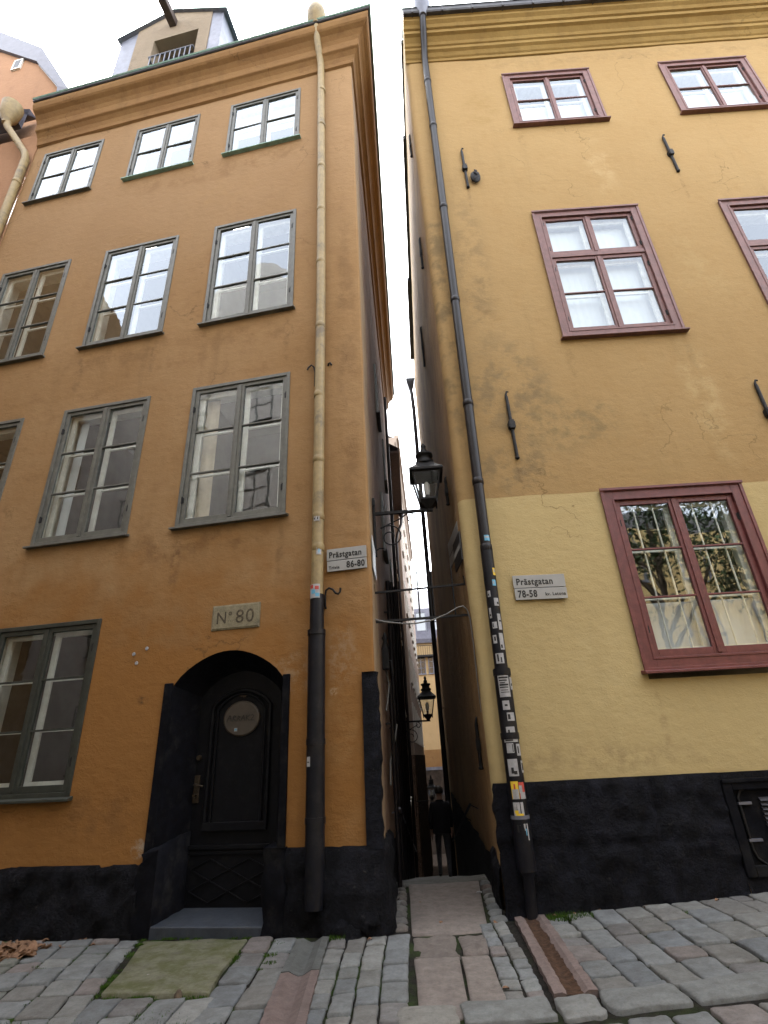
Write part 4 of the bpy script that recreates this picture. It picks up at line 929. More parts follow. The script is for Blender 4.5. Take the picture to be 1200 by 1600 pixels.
# cellar hatch
HT = MB(); ring(HT, 2.47, 3.7, .26, 1.15, .10, -.075, .02); HT.box(2.47, 3.7, -.09, -.07, 1.12, 1.16); HT.box(2.57, 3.6, -.02, .02, .34, 1.06)
HT = HT.build('cellar_hatch', MT['surround'], YH, bevel=.008)
m = MB(); m.tube([(2.95, -.035, .36), (2.72, -.035, .36), (2.64, -.035, .42), (2.62, -.035, .5), (2.62, -.035, .98), (2.66, -.035, 1.04), (2.72, -.035, 1.06), (3.6, -.035, 1.06)], .014, 8); m.build('panel_rim', MT['iron'], HT)
m = MB()
for k in range(13): m.add([(2.84, -.06, .42+k*.043), (3.6, -.06, .42+k*.043), (3.6, -.022, .455+k*.043), (2.84, -.022, .455+k*.043)], [(0, 1, 2, 3)])
m.build('louvre', MT['darktin'], HT)
for z in (.58, .92): m = MB(); m.box(2.60, 2.74, -.055, -.02, z-.012, z+.012); m.build('hinge', MT['tin'], HT)
street_sign(RX0, RRz, u(.655), u(1.325), 3.29, 3.615, 'grey two-part street sign with numbers 78-58 on pale yellow plaster', 'Prästgatan', '78-58', 'kv. Latona', False, R(1.0))
t = thing('hanging_sign', 'grey rounded sign edge at the right edge above the dark red window', 'sign', RX0+Matrix.Rotation(RRz, 3, 'Z') @ Vector((4.98, -.12, 5.05)), RRz)
m = MB(); m.lathe([(.28, 0), (.30, .01), (.30, .05), (.28, .06)], seg=28); o = m.build('disc', MT['tin'], t, bevel=.006); o.rotation_euler = (R(90), 0, 0); o.location = (0, -.02, 0); o.scale = (.8, 1, 1)
m = MB(); m.box(-.03, .03, -.03, .12, .05, .09); m.build('bracket', MT['iron'], t)

# ================================================================ neighbour at the left edge
NH = thing('salmon_house', 'salmon plastered neighbour house with dark tin gable at the left edge', 'house', LX+Matrix.Rotation(LR, 3, 'Z') @ Vector((-8.13, 0, 0)), LR)
mb = sheet(MB(), [(-9, -.02), (-.0, -.02)], -1, 16.4, (), .6, .012, .9); mb.add([(-9, .3, 16), (-.3, .3, 16), (-.3, .3, 18.9), (-.5, .3, 19.3), (-1.7, .3, 21.2), (-3.5, .3, 22.8), (-9, .3, 26)], [(0, 1, 2, 3, 4, 5, 6)])
mb.add([(0, -.02, -1), (0, 8, -1), (0, 8, 17), (0, .3, 16.6), (0, -.02, 16.4)], [(0, 1, 2, 3, 4)]); mb.build('wall', MT['salmon'], NH)
mb = MB()
vi = [(-.25, 17.5), (-.45, 19.25), (-1.65, 21.15), (-3.45, 22.75), (-9, 25.9)]; vo = [(.1, 17.5), (-.12, 19.1), (-1.75, 22.1), (-4.0, 24.3), (-9, 27.5)]
for k in range(4):
    a, b, c, d = vi[k], vi[k+1], vo[k+1], vo[k]; mb.add([(a[0], .2, a[1]), (b[0], .2, b[1]), (c[0], .26, c[1]), (d[0], .26, d[1]), (d[0], 3.5, d[1]), (c[0], 3.5, c[1]), (a[0], .3, a[1]), (b[0], .3, b[1])], [(0, 3, 2, 1), (3, 4, 5, 2), (0, 1, 7, 6)], k % 2)
mb.build('gable_flashing', [MT['tin_d'], MT['tin_d']], NH)
mb = sweep(MB(), [(-9, -.02), (-.75, -.02)], [(.0, 16.9), (.2, 17.0), (.3, 17.05), (.35, 17.15), (.35, 17.25), (.0, 17.6), (-.25, 17.8)]); mb.build('eave', MT['tin_d'], NH, fix=True)
mb = MB(); mb.box(-2.62, -2.3, .25, .32, 21.2, 21.75, 0); mb.box(-2.56, -2.36, .245, .3, 21.27, 21.68, 1); mb.build('attic_vent', [MT['white'], MT['black']], NH)
mb = MB(); mb.tube([(-.80, -.33, 16.7), (-.78, -.31, 16.5), (-.14, -.14, 15.45), (-.06, -.12, 15.2), (-.05, -.12, 12), (-.06, -.12, .3)], .085, 14)
np_ = mb.build('downpipe', MT['pipe_y'], NH)
m = MB(); m.lathe([(.09, -.08), (.1, 0), (.2, .2), (.24, .5), (.25, .65)], (-.82, -.34, 16.65), 16); m.build('hopper', MT['pipe_y'], np_)
for z in (14.3, 12.4, 10): m = MB(); m.lathe([(.086, -.05), (.095, -.04), (.095, .03), (.086, .05)], (-.05, -.12, z), 14); m.build('pipe_collar', MT['pipe_y'], np_)

# ================================================================ houses further down the alley
win_me = {}
def small_window(house, o, d, w, h, key, fm, nx=2, nz=3):
    """copy of a simple casement; o = lower left corner on the wall, d = heading of the wall"""
    if key not in win_me:
        a = MB(); ring(a, 0, w, 0, h, .06, -.03, .08); a.box(-.06, w+.06, -.10, -.0, -.05, 0)
        for i in range(1, nx): a.box(w*i/nx-.03, w*i/nx+.03, -.025, .06, .06, h-.06)
        for i in range(1, nz): a.box(.06, w-.06, -.02, .05, h*i/nz-.015, h*i/nz+.015)
        A = a.build('window', fm, house); p = MB(); p.add([(.05, .02, .05), (w-.05, .02, .05), (w-.05, .02, h-.05), (.05, .02, h-.05)], [(0, 1, 2, 3)])
        P_ = p.build('pane', MT['opp_glass'], A); win_me[key] = (A, P_)
    else:
        s, p = win_me[key]; A = s.copy(); COL.objects.link(A); A.parent = house; P_ = p.copy(); COL.objects.link(P_); P_.parent = A
    A.location = o; A.rotation_euler = (0, 0, d); return A
N = NT('far_window_glass'); g_ = N.n('BsdfPrincipled'); g_.inputs['Base Color'].default_value = (.03, .035, .04, 1); g_.inputs['Roughness'].default_value = .04; g_.inputs['IOR'].default_value = 2.0
N.L(g_.outputs[0], N.out.inputs[0]); MT['opp_glass'] = N.m
def alley_house(name, label, a, b, side, z0, z1, wm, wins, fm, key, depth=6):
    """a = near corner, b = far corner of the alley wall (world x,y); side -1 stands left of the alley"""
    a, b = Vector(a), Vector(b); d = (b-a).normalized(); L = (b-a).length; hd = math.atan2(d.y, d.x)
    t = thing(name, label, 'house', (a.x, a.y, 0), hd if side < 0 else hd)
    # local x runs down the alley, local -y faces the alley for the left side
    mb = sheet(MB(), [(0, 0), (L, 0)], z0, z1, [], .5, .015, .8)
    mb.add([(0, 0, z0), (0, depth, z0), (0, depth, z1), (0, 0, z1)], [(0, 1, 2, 3)]); mb.add([(L, 0, z0), (L, depth, z0), (L, depth, z1), (L, 0, z1)], [(0, 1, 2, 3)])
    mb.add([(0, 0, z1), (L, 0, z1), (L, depth, z1+3.5), (0, depth, z1+3.5)], [(0, 1, 2, 3)], 1)
    mb.build('wall', [wm, MT['tile']], t)
    for (x, z, w, h) in wins: small_window(t, (x, -.0, z), 0, w, h, (key, w, h), fm)
    return t, L
# left: heading of walls runs away from the camera, so the local frame's -y must face +x: mirror by walking from far to near is not needed
mid, Lm = alley_house('brown_house', 'narrow brown house with deep dark eave behind the orange house in the alley', (.27, 19.95), (.47, 26.0), -1, -6.5, 13.9, MT['alley_brown'],
    [(x, z, .9, 1.5) for x in (.8, 2.5, 4.4) for z in (9.6, 6.4, 3.2, .0)], MT['white'], 'm')
mb = MB(); mb.box(-.15, Lm+.1, -.50, .3, 13.72, 13.82); mb.box(-.15, Lm+.1, -.54, -.48, 13.70, 13.95); mb.add([(-.15, -.54, 13.95), (Lm+.1, -.54, 13.95), (Lm+.1, 4, 17), (-.15, 4, 17)], [(0, 1, 2, 3)])
mb.build('eave', MT['wood'], mid)
mb = MB(); mb.tube([(5.9, -.45, 13.3), (5.9, -.42, 12.9), (5.9, -.2, 12.4), (5.9, -.12, 12.0), (5.9, -.12, -5.5)], .07, 8); mb.lathe([(.06, 0), (.16, .35), (.17, .5)], (5.9, -.46, 13.2), 10); mb.build('downpipe', MT['pipe_br'], mid)
pink, Lp = alley_house('pink_beige_house', 'pale pink-beige house with many white windows far down the alley', (.80, 26.0), (2.25, 47.0), -1, -7, 18.6, MT['pinkish'],
    [(1.2+2.4*i, z, 1.05, 1.75) for i in range(8) for z in (15.2, 11.9, 8.4, 4.9, 2.2)], MT['white'], 'p')
mb = sheet(MB(), [(0, 0), (Lp, 0)], -7, 1.6, [], .5, .02, 1.5, None, .05); mb.add([(0, -.05, -7), (0, .3, -7), (0, .3, 1.6), (0, -.05, 1.6)], [(3, 2, 1, 0)]); mb.build('plinth', MT['dull_dark'], pink)  # dark lower sheet, the shade deep in the alley put into its colour
mb = sweep(MB(), [(0, 0), (Lp, 0)], [(.0, 18.2), (.1, 18.3), (.16, 18.5), (.3, 18.55), (.3, 18.7), (0, 18.8)]); mb.build('cornice', MT['pinkish'], pink, fix=True)
mb = MB()
for k in range(26): mb.tube([(.6+k*.8, -.06, 18.7), (.6+k*.8, -.06, 18.9)], .03, 5)
alley_house('added_shade_house', 'plain ochre house added unseen beyond the dark corner downpipe to shade the far alley', (3.95, 47.0), (2.2, 20.4), 1, -7, 9.5, MT['alley_ochre'], [], MT['white'], 'r')  # unseen house, added to keep sky light off the far alley
far = thing('far_ochre_house', 'ochre house with grey tin roof closing the far end of the alley', 'house', (1.0, 52.0, 0), R(-2))
mb = MB(); w_ = sheet(mb, [(-8, 0), (12, 0)], -7.3, 11.6, [], .8, .01, .8); w_.build('wall', MT['far_ochre'], far)
mb = MB(); mb.add([(-8, -.3, 11.5), (12, -.3, 11.5), (12, -.3, 11.9), (-8, -.3, 11.9), (12, 1.6, 15.4), (-8, 1.6, 15.4), (12, 6, 18.6), (-8, 6, 18.6)], [(0, 1, 2, 3), (3, 2, 4, 5), (5, 4, 6, 7)]); mb.build('roof', MT['tin_d'], far)
for x in (1.3, 2.5, 3.7):
    small_window(far, (x, -.05, 8.6), 0, .95, 1.7, ('f', .95, 1.7), MT['tin'])
for x in (1.6, 3.2):
    m = MB(); m.box(x, x+1.0, .2, 2.5, 12.3, 14.6); ring(m, x-.05, x+1.05, 12.2, 14.7, .12, .12, .22, 1); m.build('dormer', [MT['opp_glass'], MT['tin']], far)
m = MB(); m.tube([(1.2, -.55, 11.2), (3.6, -.55, 11.2)], .03, 6); m.tube([(1.2, -.55, 10.3), (3.6, -.55, 10.3)], .03, 6)
for k in range(12): m.tube([(1.25+k*.21, -.55, 10.3), (1.25+k*.21, -.55, 11.2)], .018, 5)
m.box(1.1, 3.7, -.6, 0, 10.15, 10.28); m.build('balcony', MT['iron'], far)
m = MB(); m.box(-3, 8, -.12, 0, .6, 2.0, 0); m.box(-3, 8, -.14, 0, .35, .6, 1); m.box(-3, 8, -.10, 0, -6.4, .35, 2); m.box(-3, 8, -.13, -.1, -1.6, -1.2, 3); m.build('shopfront', [MT['corn_o'], MT['tin'], MT['dull_dark'], MT['darktin']], far)

# alley downpipe at the far corner of the yellow house
pv = RX0+Matrix.Rotation(RRz, 3, 'Z') @ Vector((adr.x*12.6-.17, adr.y*12.6, 0))
mb = MB(); mb.tube([(pv.x, pv.y, -5), (pv.x, pv.y, 15.6), (pv.x-.02, pv.y, 16.2), (pv.x-.05, pv.y, 16.7)], .085, 10); mb.lathe([(.09, 0), (.26, .45), (.28, .6)], (pv.x-.06, pv.y, 16.6), 4, smooth=False, rot=.785)
for z in (3, 6, 9, 12): mb.bar((pv.x, pv.y, z), (pv.x+.2, pv.y, z), .03)
o = mb.build('alley_downpipe', MT['pipe_br'], None); ROT = YH
o.parent = YH; o.matrix_parent_inverse = (Matrix.Translation(RX0) @ Matrix.Rotation(RRz, 4, 'Z')).inverted(); o.name = 'downpipe.002'
# pipes and cables on the left alley wall
def lw(y, off=0.0):      # a point on the orange house's alley wall (world)
    return -.21+(y-6.40)*.0349+off
for (y, r, z0, z1) in ((8.3, .03, -.2, 2.6), (10.8, .035, -.8, 2.2), (11.6, .05, -1, 5.2), (13.5, .04, -1.5, 3.0), (16, .05, -2, 4.2), (9.6, .045, -.3, 4.6), (12.4, .04, -1.2, 3.4), (14.6, .05, -1.5, 6), (17.5, .06, -3, 15)):
    m = MB(); x = lw(y, .10); m.tube([(x, y, z0), (x, y, z1)], r, 8)
    for z in (2, 4):
        if z < z1-.1: m.bar((x, y, z), (x-.1, y, z), .03)
    o = m.build('wall_pipe', MT['pipe_br'], OH); o.matrix_parent_inverse = (Matrix.Translation(LX) @ Matrix.Rotation(LR, 4, 'Z')).inverted()
for (y, z, w, h) in ((10.5, 9.2, .8, 1.5), (14.0, 9.2, .8, 1.5), (10.5, 5.6, .8, 1.4), (15.0, 5.6, .8, 1.4), (12.6, 2.6, .7, 1.0)):
    m = MB(); ring(m, 0, w, 0, h, .06, -.03, .02); m.box(.06, w-.06, -.004, .0, .06, h-.06, 1); m.box(w/2-.02, w/2+.02, -.02, 0, .06, h-.06); m.box(-.04, w+.04, -.08, 0, -.04, 0)
    o = m.build('alley_window', [MT['frame_g'], MT['opp_glass']], OH); p = adl*((y-6.4)); o.location = (p.x+.012, p.y, z); o.rotation_euler = (0, 0, R(97.8))
# house plates on the alley walls near the corners
t = thing('alley_sign', 'white enamel plate edge-on just round the orange house corner', 'sign', (lw(6.62, .02), 6.62, 3.80), R(88)); m = MB(); m.box(-.15, .42, -.012, .0, 0, .46); m.build('plate', MT['signw'], t, bevel=.003)
t = thing('alley_sign', 'tilted white plate high on the alley wall of the yellow house', 'sign', (1.045+.03, 7.6, 4.15), R(-87)); m = MB(); m.box(-.5, .45, -.02, .0, .12, .55); m.box(-.45, .40, -.0215, -.02, .3, .315, 1); m.build('plate', [MT['signw'], MT['black']], t)
t = thing('alley_sign', 'dark plate with a white stripe near the yellow house corner', 'sign', (1.035, 7.0, 3.95), R(-87)); m = MB(); m.box(-.3, .25, -.02, .0, .0, .42, 1); m.box(-.27, .22, -.0215, -.02, .18, .26, 0); m.build('plate', [MT['signw'], MT['black']], t)

# ================================================================ lanterns
def lantern(loc, label, arm, s=1.0):
    t = thing('wall_lantern', label, 'lantern', loc, R(-3), 'lanterns down the alley'); t.scale = (s, s, s)
    m = MB(); b, tp, z0, z1 = .125, .215, .13, .58
    for sx, sy in ((-1, -1), (1, -1), (1, 1), (-1, 1)): m.bar((sx*b, sy*b, z0), (sx*tp, sy*tp, z1), .028)
    for q, z in ((b, z0), (tp, z1)):
        for a, c in (((-1, -1), (1, -1)), ((1, -1), (1, 1)), ((1, 1), (-1, 1)), ((-1, 1), (-1, -1))): m.bar((a[0]*q, a[1]*q, z), (c[0]*q, c[1]*q, z), .034)
    m.lathe([(.05, 0), (.09, .03), (.17, .10), (.20, .13)], seg=4, rot=.785, smooth=False)
    for sx in (-1, 1):
        for sy in (-1, 1): m.bar((sx*b, sy*b, z0), (sx*.13, sy*.13, .06), .022)
    m.build('frame', MT['iron'], t)
    m = MB(); m.lathe([(.375, .58), (.375, .615), (.31, .66), (.20, .74), (.155, .79)], seg=4, rot=.785, smooth=False); m.lathe([(.15, .79), (.15, .84), (.11, .86), (.11, .93), (.14, .94), (.14, .98), (.06, 1.0), (.055, 1.06), (.03, 1.1), (.045, 1.14), (.01, 1.2)], seg=12)
    m.build('cap', MT['iron'], t)
    m = MB()
    for k in range(4):
        c, s_ = math.cos(k*math.pi/2), math.sin(k*math.pi/2); P4 = [(-b, -b, z0), (b, -b, z0), (tp, -tp, z1), (-tp, -tp, z1)]
        m.add([(x*c-y*s_, x*s_+y*c, z) for x, y, z in P4], [(0, 1, 2, 3)])
    m.build('pane', MT['lglass'], t)
    m = MB(); m.tube([(0, 0, .13), (0, 0, .24)], .03, 8, 1); m.lathe([(.03, .24), (.05, .30), (.05, .42), (.02, .47)], seg=10); m.build('bulb', [MT['bulb'], MT['iron']], t)
    m = MB(); m.bar((-arm, 0, -.02), (.06, 0, -.02), .045, .045); m.tube([(-arm, 0, .22), (-arm, 0, -.72)], .022, 8); m.box(-arm-.02, -arm+.02, -.05, .05, .12, .24); m.box(-arm-.02, -arm+.02, -.05, .05, -.72, -.6)
    m.tube([(0, 0, -.04), (0, 0, .06)], .035, 8)
    def spiral(cx, cz, r0, r1, a0, a1, n=26): return [(cx+(r0+(r1-r0)*i/n)*math.cos(a0+(a1-a0)*i/n), 0, cz+(r0+(r1-r0)*i/n)*math.sin(a0+(a1-a0)*i/n)) for i in range(n+1)]
    m.tube(spiral(-arm+.24, -.42, .05, .20, 0, 8.6), .011, 6); m.tube([(-arm+.09, 0, -.27), (-arm+.25, 0, -.2), (-arm+.40, 0, -.13), (-.34, 0, -.05)], .011, 6); m.tube(spiral(-.30, -.13, .025, .085, 2.0, 8.0), .011, 6)
    m.tube([(-arm, 0, -.64), (-arm+.06, 0, -.6), (-arm+.14, 0, -.6)], .011, 6)
    m.build('wall_bracket', MT['iron'], t)
    return t
lantern((.70, 7.35, 5.02), 'large black four-sided lantern on a scrolled wall bracket, nearest and highest in the alley', .86)
lantern((.83, 14.0, 2.35), 'second black lantern on a wall bracket, at eye level halfway down the alley', .74, .88)
lantern((1.28, 23.0, -.02), 'smallest farthest black lantern low beyond the person in the alley', .90, .72)
# ================================================================ iron bars across the alley mouth, cables, handrails
t = thing('overhead_grille', 'black iron bars with upright spikes spanning the alley mouth', 'iron bars', (lw(6.95), 6.95, 3.2))
m = MB(); W = 1.27; m.bar((0, 0, 0), (W, .0, .03), .03); m.build('cross_bar', MT['iron'], t)
m = MB(); m.bar((0, 0, .40), (W, 0, .46), .026); m.tube([(0, 0, .40), (0, 0, .52)], .012, 6); m.tube([(W-.02, 0, .46), (W-.02, 0, .58)], .012, 6); m.build('cross_bar', MT['iron'], t)
for x, zt in ((.60, .72), (.765, .72), (.80, .70), (1.08, .74)): m = MB(); m.tube([(x, 0, .01), (x, 0, zt-.05), (x, 0, zt)], [.011, .011, .003], 6); m.build('spike', MT['iron'], t)
mb = MB(); zc = [(-.19, 3.20), (-.05, 3.16), (.15, 3.13), (.32, 3.12), (.55, 3.15), (.75, 3.22), (.9, 3.30), (.98, 3.32), (1.03, 3.27), (1.055, 3.15), (1.06, 2.95)]
mb.tube([(x, 6.82, z) for x, z in zc]+[(1.06, 6.84, 2.5), (1.065, 6.86, 2.0)], .010, 6); o = mb.build('sagging_cable', MT['cable'], None); tag(o, 'pale cable sagging across the alley mouth below the iron bars', 'cable')
for (pts, lb) in (([(lw(8.2, .05), 8.2, 2.75), (lw(8.2, .09), 8.15, 2.55), (lw(8.2, .05), 8.0, 2.25), (lw(7.9, .04), 7.9, 2.15)], 'pale cable loop on the left alley wall, the upper of two'), ([(lw(8.6, .16), 8.6, 2.0), (lw(8.6, .12), 8.5, 1.8), (lw(8.3, .05), 8.3, 1.5), (lw(8.2, .04), 8.2, 1.2)], 'pale cable loop on the left alley wall, the lower of two')):
    m = MB(); m.tube(pts, .014, 6); tag(m.build('cable_loop', MT['cable']), lb, 'cable')
m = MB(); m.box(-.05, .05, -.06, .06, 0, .3); m.lathe([(.06, .3), (.03, .42), (.05, .46), (.01, .55)], seg=8); m.tube([(0, 0, .15), (.08, -.05, .1), (.1, -.06, -.1)], .02, 6); o = m.build('cable_box', MT['iron']); o.location = (lw(8.1, .06), 8.1, 2.75)
tag(o, 'black junction box with stub cables on the left alley wall', 'box')
for sgn, lb in ((-1, 'metal handrail along the left alley wall'), (1, 'metal handrail along the right alley wall')):
    m = MB(); pts = []
    for k in range(30):
        y = 9.0+k*1.0; x = (lw(y, .12) if y < 20 else lw(y, .14)) if sgn < 0 else 1.05+(y-6.6)*.0542-.12
        if y > 19 and sgn > 0: break
        pts.append((x, y, stair_z(y)+.98 if False else -.1733*(y-STEP_Y)-.05+.95))
    m.tube(pts, .02, 8)
    for p in pts[::2]: m.bar(p, (p[0]+sgn*.12, p[1], p[2]-.06), .014)
    tag(m.build('handrail', MT['tin'] if sgn < 0 else MT['iron']), lb, 'handrail')
m = MB(); m.tube([(-1.6, 10.0, 11.33), (1.2, 9.95, 11.35)], .006, 5)
# ================================================================ the person walking away down the alley
def make_person(loc, rz):
    J = {'pelvis': (0, 0, .94), 'waist': (0, .01, 1.10), 'chest': (0, .0, 1.32), 'neck0': (0, .01, 1.46), 'neck': (0, .02, 1.53), 'head0': (0, .035, 1.60), 'head': (0, .035, 1.68), 'top': (0, .025, 1.755),
         'lh': (-.09, 0, .90), 'lk': (-.10, .16, .50), 'la': (-.10, .08, .10), 'lt': (-.11, .22, .05), 'rh': (.09, 0, .90), 'rk': (.10, .03, .49), 'ra': (.10, -.20, .14), 'rt': (.11, -.10, .04),
         'ls': (-.18, 0, 1.40), 'le': (-.235, -.06, 1.12), 'lw': (-.22, .03, .88), 'rs': (.18, 0, 1.40), 're': (.235, .02, 1.12), 'rw': (.21, .14, .90)}
    E = [('pelvis', 'waist'), ('waist', 'chest'), ('chest', 'neck0'), ('neck0', 'neck'), ('neck', 'head0'), ('head0', 'head'), ('head', 'top'), ('pelvis', 'lh'), ('lh', 'lk'), ('lk', 'la'), ('la', 'lt'), ('pelvis', 'rh'), ('rh', 'rk'), ('rk', 'ra'), ('ra', 'rt'),
         ('chest', 'ls'), ('ls', 'le'), ('le', 'lw'), ('chest', 'rs'), ('rs', 're'), ('re', 'rw')]
    Rr = {'pelvis': (.155, .12), 'waist': (.145, .11), 'chest': (.165, .12), 'neck0': (.08, .08), 'neck': (.055, .055), 'head0': (.07, .085), 'head': (.078, .095), 'top': (.05, .06), 'lh': .09, 'lk': .062, 'la': .045, 'lt': .035, 'rh': .09, 'rk': .062, 'ra': .045, 'rt': .035, 'ls': .075, 'le': .052, 'lw': .036, 'rs': .075, 're': .052, 'rw': .036}
    for s, w, dy in (('l', Vector(J['lw']), .02), ('r', Vector(J['rw']), .03)):     # palm and five fingers
        J[s+'p'] = tuple(w+Vector((0, dy, -.07))); E.append((s+'w', s+'p')); Rr[s+'p'] = (.03, .018)
        for i, l in enumerate((.07, .08, .075, .06)):
            b = w+Vector((0, dy+(-.028+.018*i), -.09)); J[f'{s}f{i}'] = tuple(b+Vector((0, .006, -l*.55))); J[f'{s}g{i}'] = tuple(b+Vector((0, .022, -l)))
            E += [(s+'p', f'{s}f{i}'), (f'{s}f{i}', f'{s}g{i}')]; Rr[f'{s}f{i}'] = .009; Rr[f'{s}g{i}'] = .007
        J[s+'t0'] = tuple(w+Vector((0, dy+.045, -.07))); J[s+'t1'] = tuple(w+Vector((0, dy+.055, -.11))); E += [(s+'w', s+'t0'), (s+'t0', s+'t1')]; Rr[s+'t0'] = .011; Rr[s+'t1'] = .008
    names = list(J); me = bpy.data.meshes.new('person'); me.from_pydata([J[n] for n in names], [(names.index(a), names.index(b)) for a, b in E], [])
    o = bpy.data.objects.new('person', me); COL.objects.link(o)
    sk_ = o.modifiers.new('skin', 'SKIN'); sk_.use_smooth_shade = True
    lay = me.skin_vertices[0].data if me.skin_vertices else None
    if lay is None:
        bm = bmesh.new(); bm.from_mesh(me); bm.verts.layers.skin.verify(); bm.to_mesh(me); bm.free(); lay = me.skin_vertices[0].data
    for i, n in enumerate(names):
        r = Rr[n]; lay[i].radius = r if isinstance(r, tuple) else (r, r)
        lay[i].use_root = n == 'pelvis'
    ss = o.modifiers.new('sub', 'SUBSURF'); ss.levels = 1; ss.render_levels = 1
    nm = bpy.data.meshes.new_from_object(o.evaluated_get(bpy.context.evaluated_depsgraph_get())); o.modifiers.clear(); o.data = nm; bpy.data.meshes.remove(me)
    nm.materials.clear()
    for k in ('cloth_dark', 'cloth_grey', 'skin', 'iron'): nm.materials.append(MT[k])
    for p in nm.polygons:
        c = p.center; p.use_smooth = True
        p.material_index = 2 if c.z > 1.50 or (abs(c.x) > .17 and c.z < .93) else (3 if c.z < .10 else (1 if c.z < .93 else 0))
    m = MB(); st = []; sg = 14
    for i in range(9):
        th = math.pi*(i/8)*.62
        for j in range(sg):
            ph = 2*math.pi*j/sg; d = Vector((math.sin(th)*math.cos(ph), math.sin(th)*math.sin(ph), math.cos(th)))
            if d.y > .3 and d.z < .45: d = Vector((d.x, .3+.2*(d.y-.3), max(d.z, .45)))
            st.append((d.x*.098, .028+d.y*.118, 1.665+d.z*.118))
    m.add(st, [(i*sg+j, (i+1)*sg+j, (i+1)*sg+(j+1) % sg, i*sg+(j+1) % sg) for i in range(8) for j in range(sg)], 0, True); m.build('hair', MT['hair'], o)
    m = MB()
    vs = []; rows = [(1.475, .085, .075), (1.44, .17, .10), (1.36, .215, .135), (1.2, .20, .14), (1.05, .185, .14), (.86, .20, .15)]
    for z, a, b in rows:
        for j in range(18): ph = 2*math.pi*j/18; vs.append((a*math.cos(ph), b*math.sin(ph)+.01*math.sin(ph*5), z+.01*math.sin(ph*3)))
    m.add(vs, [(i*18+j, (i+1)*18+j, (i+1)*18+(j+1) % 18, i*18+(j+1) % 18) for i in range(5) for j in range(18)], 0, True); m.build('jacket', MT['cloth_dark'], o)
    for y, x in ((.0, 0),): pass
    o.location = loc; o.rotation_euler = (0, 0, rz); o.scale = (1.13,)*3
    tag(o, 'person in dark jacket and trousers walking away down the narrow alley', 'person'); return o
make_person((1.02, 15.1, stair_z(15.1)), R(-3))

# ================================================================ other side of the street (seen in the window glass)
OG = thing('grey_beige_house', 'tall grey-beige house across the street mirrored in the orange house windows', 'house', (2.6, -1.6, 0), R(180))
mb = sheet(MB(), [(0, 0), (22, 0)], -.5, 18.3, [], .9, .01, .8); mb.add([(0, 0, -.5), (0, 9, -.5), (0, 9, 18.3), (0, 0, 18.3)], [(3, 2, 1, 0)]); mb.add([(0, 0, 18.3), (22, 0, 18.3), (22, 5, 21.5), (0, 5, 21.5)], [(0, 1, 2, 3)], 1); mb.build('wall', [MT['greybeige'], MT['tile']], OG)
mb = MB(); mb.box(19.6, 24, -11.5, .5, -.5, 21); mb.add([(19.6, -11.5, 21), (19.6, .5, 21), (19.6, .5, 22), (19.6, -3.5, 25), (19.6, -5.5, 25), (19.6, -11.5, 22), (24, -11.5, 21), (24, .5, 21), (24, .5, 22), (24, -3.5, 25), (24, -5.5, 25), (24, -11.5, 22)], [(0, 1, 2, 3, 4, 5), (1, 7, 8, 2), (2, 8, 9, 3), (3, 9, 10, 4), (4, 10, 11, 5), (5, 11, 6, 0)]); mb.build('added_end_block', MT['corn_o'], OG)  # end block added to cut low sky light, browned for the window reflections
mb = MB(); mb.prism([(8.0, 18.2), (15.5, 18.2)]+[(11.75+3.75*math.cos(math.pi*i/14), 18.6+3.4*math.sin(math.pi*i/14)**1.6) for i in range(15)], -.1, 1.5); mb.build('gable', MT['greybeige'], OG)
mb = MB(); mb.box(5.2, 6.1, 1.5, 2.4, 19, 22.5); mb.build('chimney', MT['tile'], OG)
mb = sweep(MB(), [(0, 0), (22, 0)], [(0, 17.6), (.15, 17.8), (.3, 18.1), (.5, 18.2), (.5, 18.4), (0, 18.6)]); mb.build('cornice', MT['greybeige'], OG, fix=True)
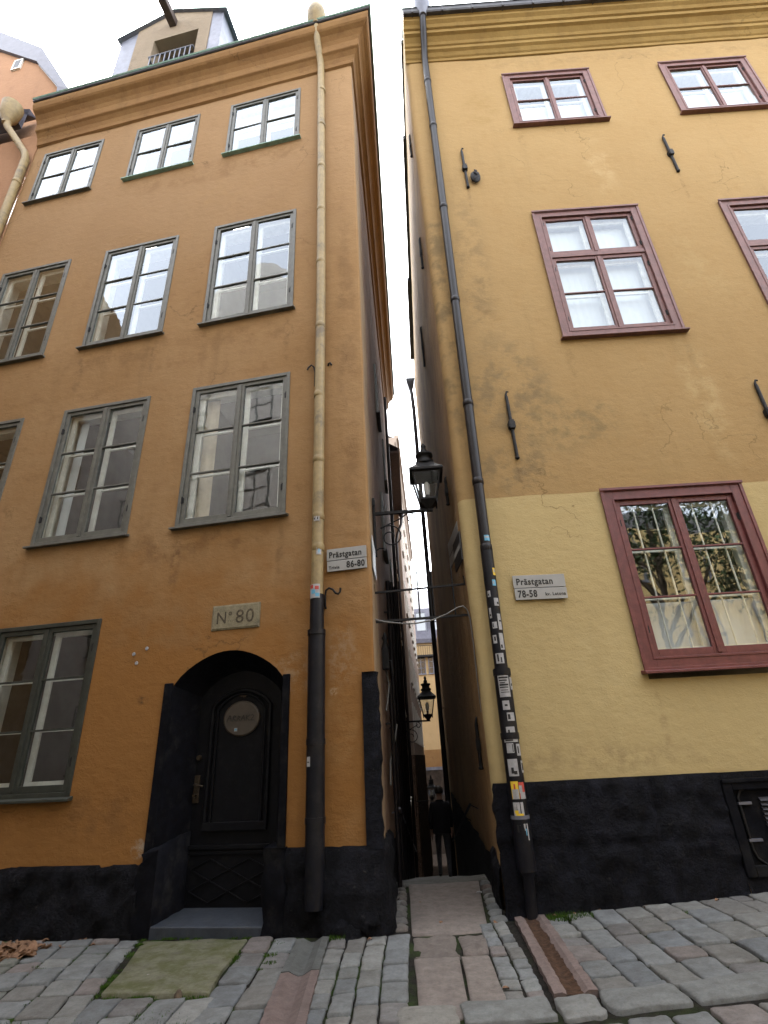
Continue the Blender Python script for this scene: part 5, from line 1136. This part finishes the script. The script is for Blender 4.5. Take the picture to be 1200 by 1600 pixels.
for x in (1.2, 4.0, 6.8, 9.6, 12.4, 15.2):
    for z in (1.6, 5.4, 9.1, 13.6): small_window(OG, (x, 0, z), 0, 1.3, 2.2, ('o', 1.3, 2.2), MT['frame_g'])
OY = thing('yellow_corner_house', 'yellow house with grey windows mirrored in the dark red window', 'house', (22, -11, 0), R(180))
mb = sheet(MB(), [(0, 0), (19, 0)], -.5, 11, [], .9, .01, .8); mb.add([(0, 0, 11), (19, 0, 11), (19, 5, 14), (0, 5, 14)], [(0, 1, 2, 3)], 1); mb.build('wall', [MT['oppyellow'], MT['tile']], OY)
mb = MB(); mb.box(-2, 1.5, -17, .5, -.5, 12); mb.build('added_end_block', MT['oppyellow'], OY)  # unseen block added at the right street end to hold back sky light
for x in (2, 5, 8, 11, 14, 17):
    for z in (1.5, 5.0, 8.6): small_window(OY, (x, 0, z), 0, 1.2, 2.1, ('o2', 1.2, 2.1), MT['tin'])
t = thing('broadleaf_tree', 'dark leafy tree mirrored in the dark red window', 'tree', (9.0, -5.2, 0))
m = MB(); m.tube([(0, 0, -.2), (.05, .05, 1.5), (-.05, .1, 4.2), (.1, 0, 9)], [.26, .21, .17, .06], 10)
for k in range(7):
    a = k*.9; m.tube([(0, .05, 4.0+k*.5), (1.3*math.cos(a), 1.0*math.sin(a), 5.6+k*.55), (2.8*math.cos(a+.2), 1.7*math.sin(a+.2), 6.8+k*.6)], [.08, .05, .02], 6)
m.build('trunk', MT['bark'], t)
m = MB(); rr = random.Random(3); cl = [(rr.uniform(-3.6, 4.2), rr.uniform(-1.8, 1.8), rr.uniform(6.2, 11.2), rr.uniform(.7, 1.25)) for _ in range(56)]
for _ in range(11000):
    cx, cy, cz, cr = rr.choice(cl); d = Vector((rr.gauss(0, 1), rr.gauss(0, 1), rr.gauss(0, 1))).normalized()*cr*rr.random()**.4
    p = Vector((cx, cy, cz))+d; a = Vector((rr.gauss(0, 1), rr.gauss(0, 1), rr.gauss(0, 1))).normalized(); b = a.orthogonal().normalized(); s = rr.uniform(.05, .1)
    m.add([p-a*s, p+b*s*.5, p+a*s, p-b*s*.5], [(0, 1, 2, 3)])
m.build('crown', MT['leaf'], t)
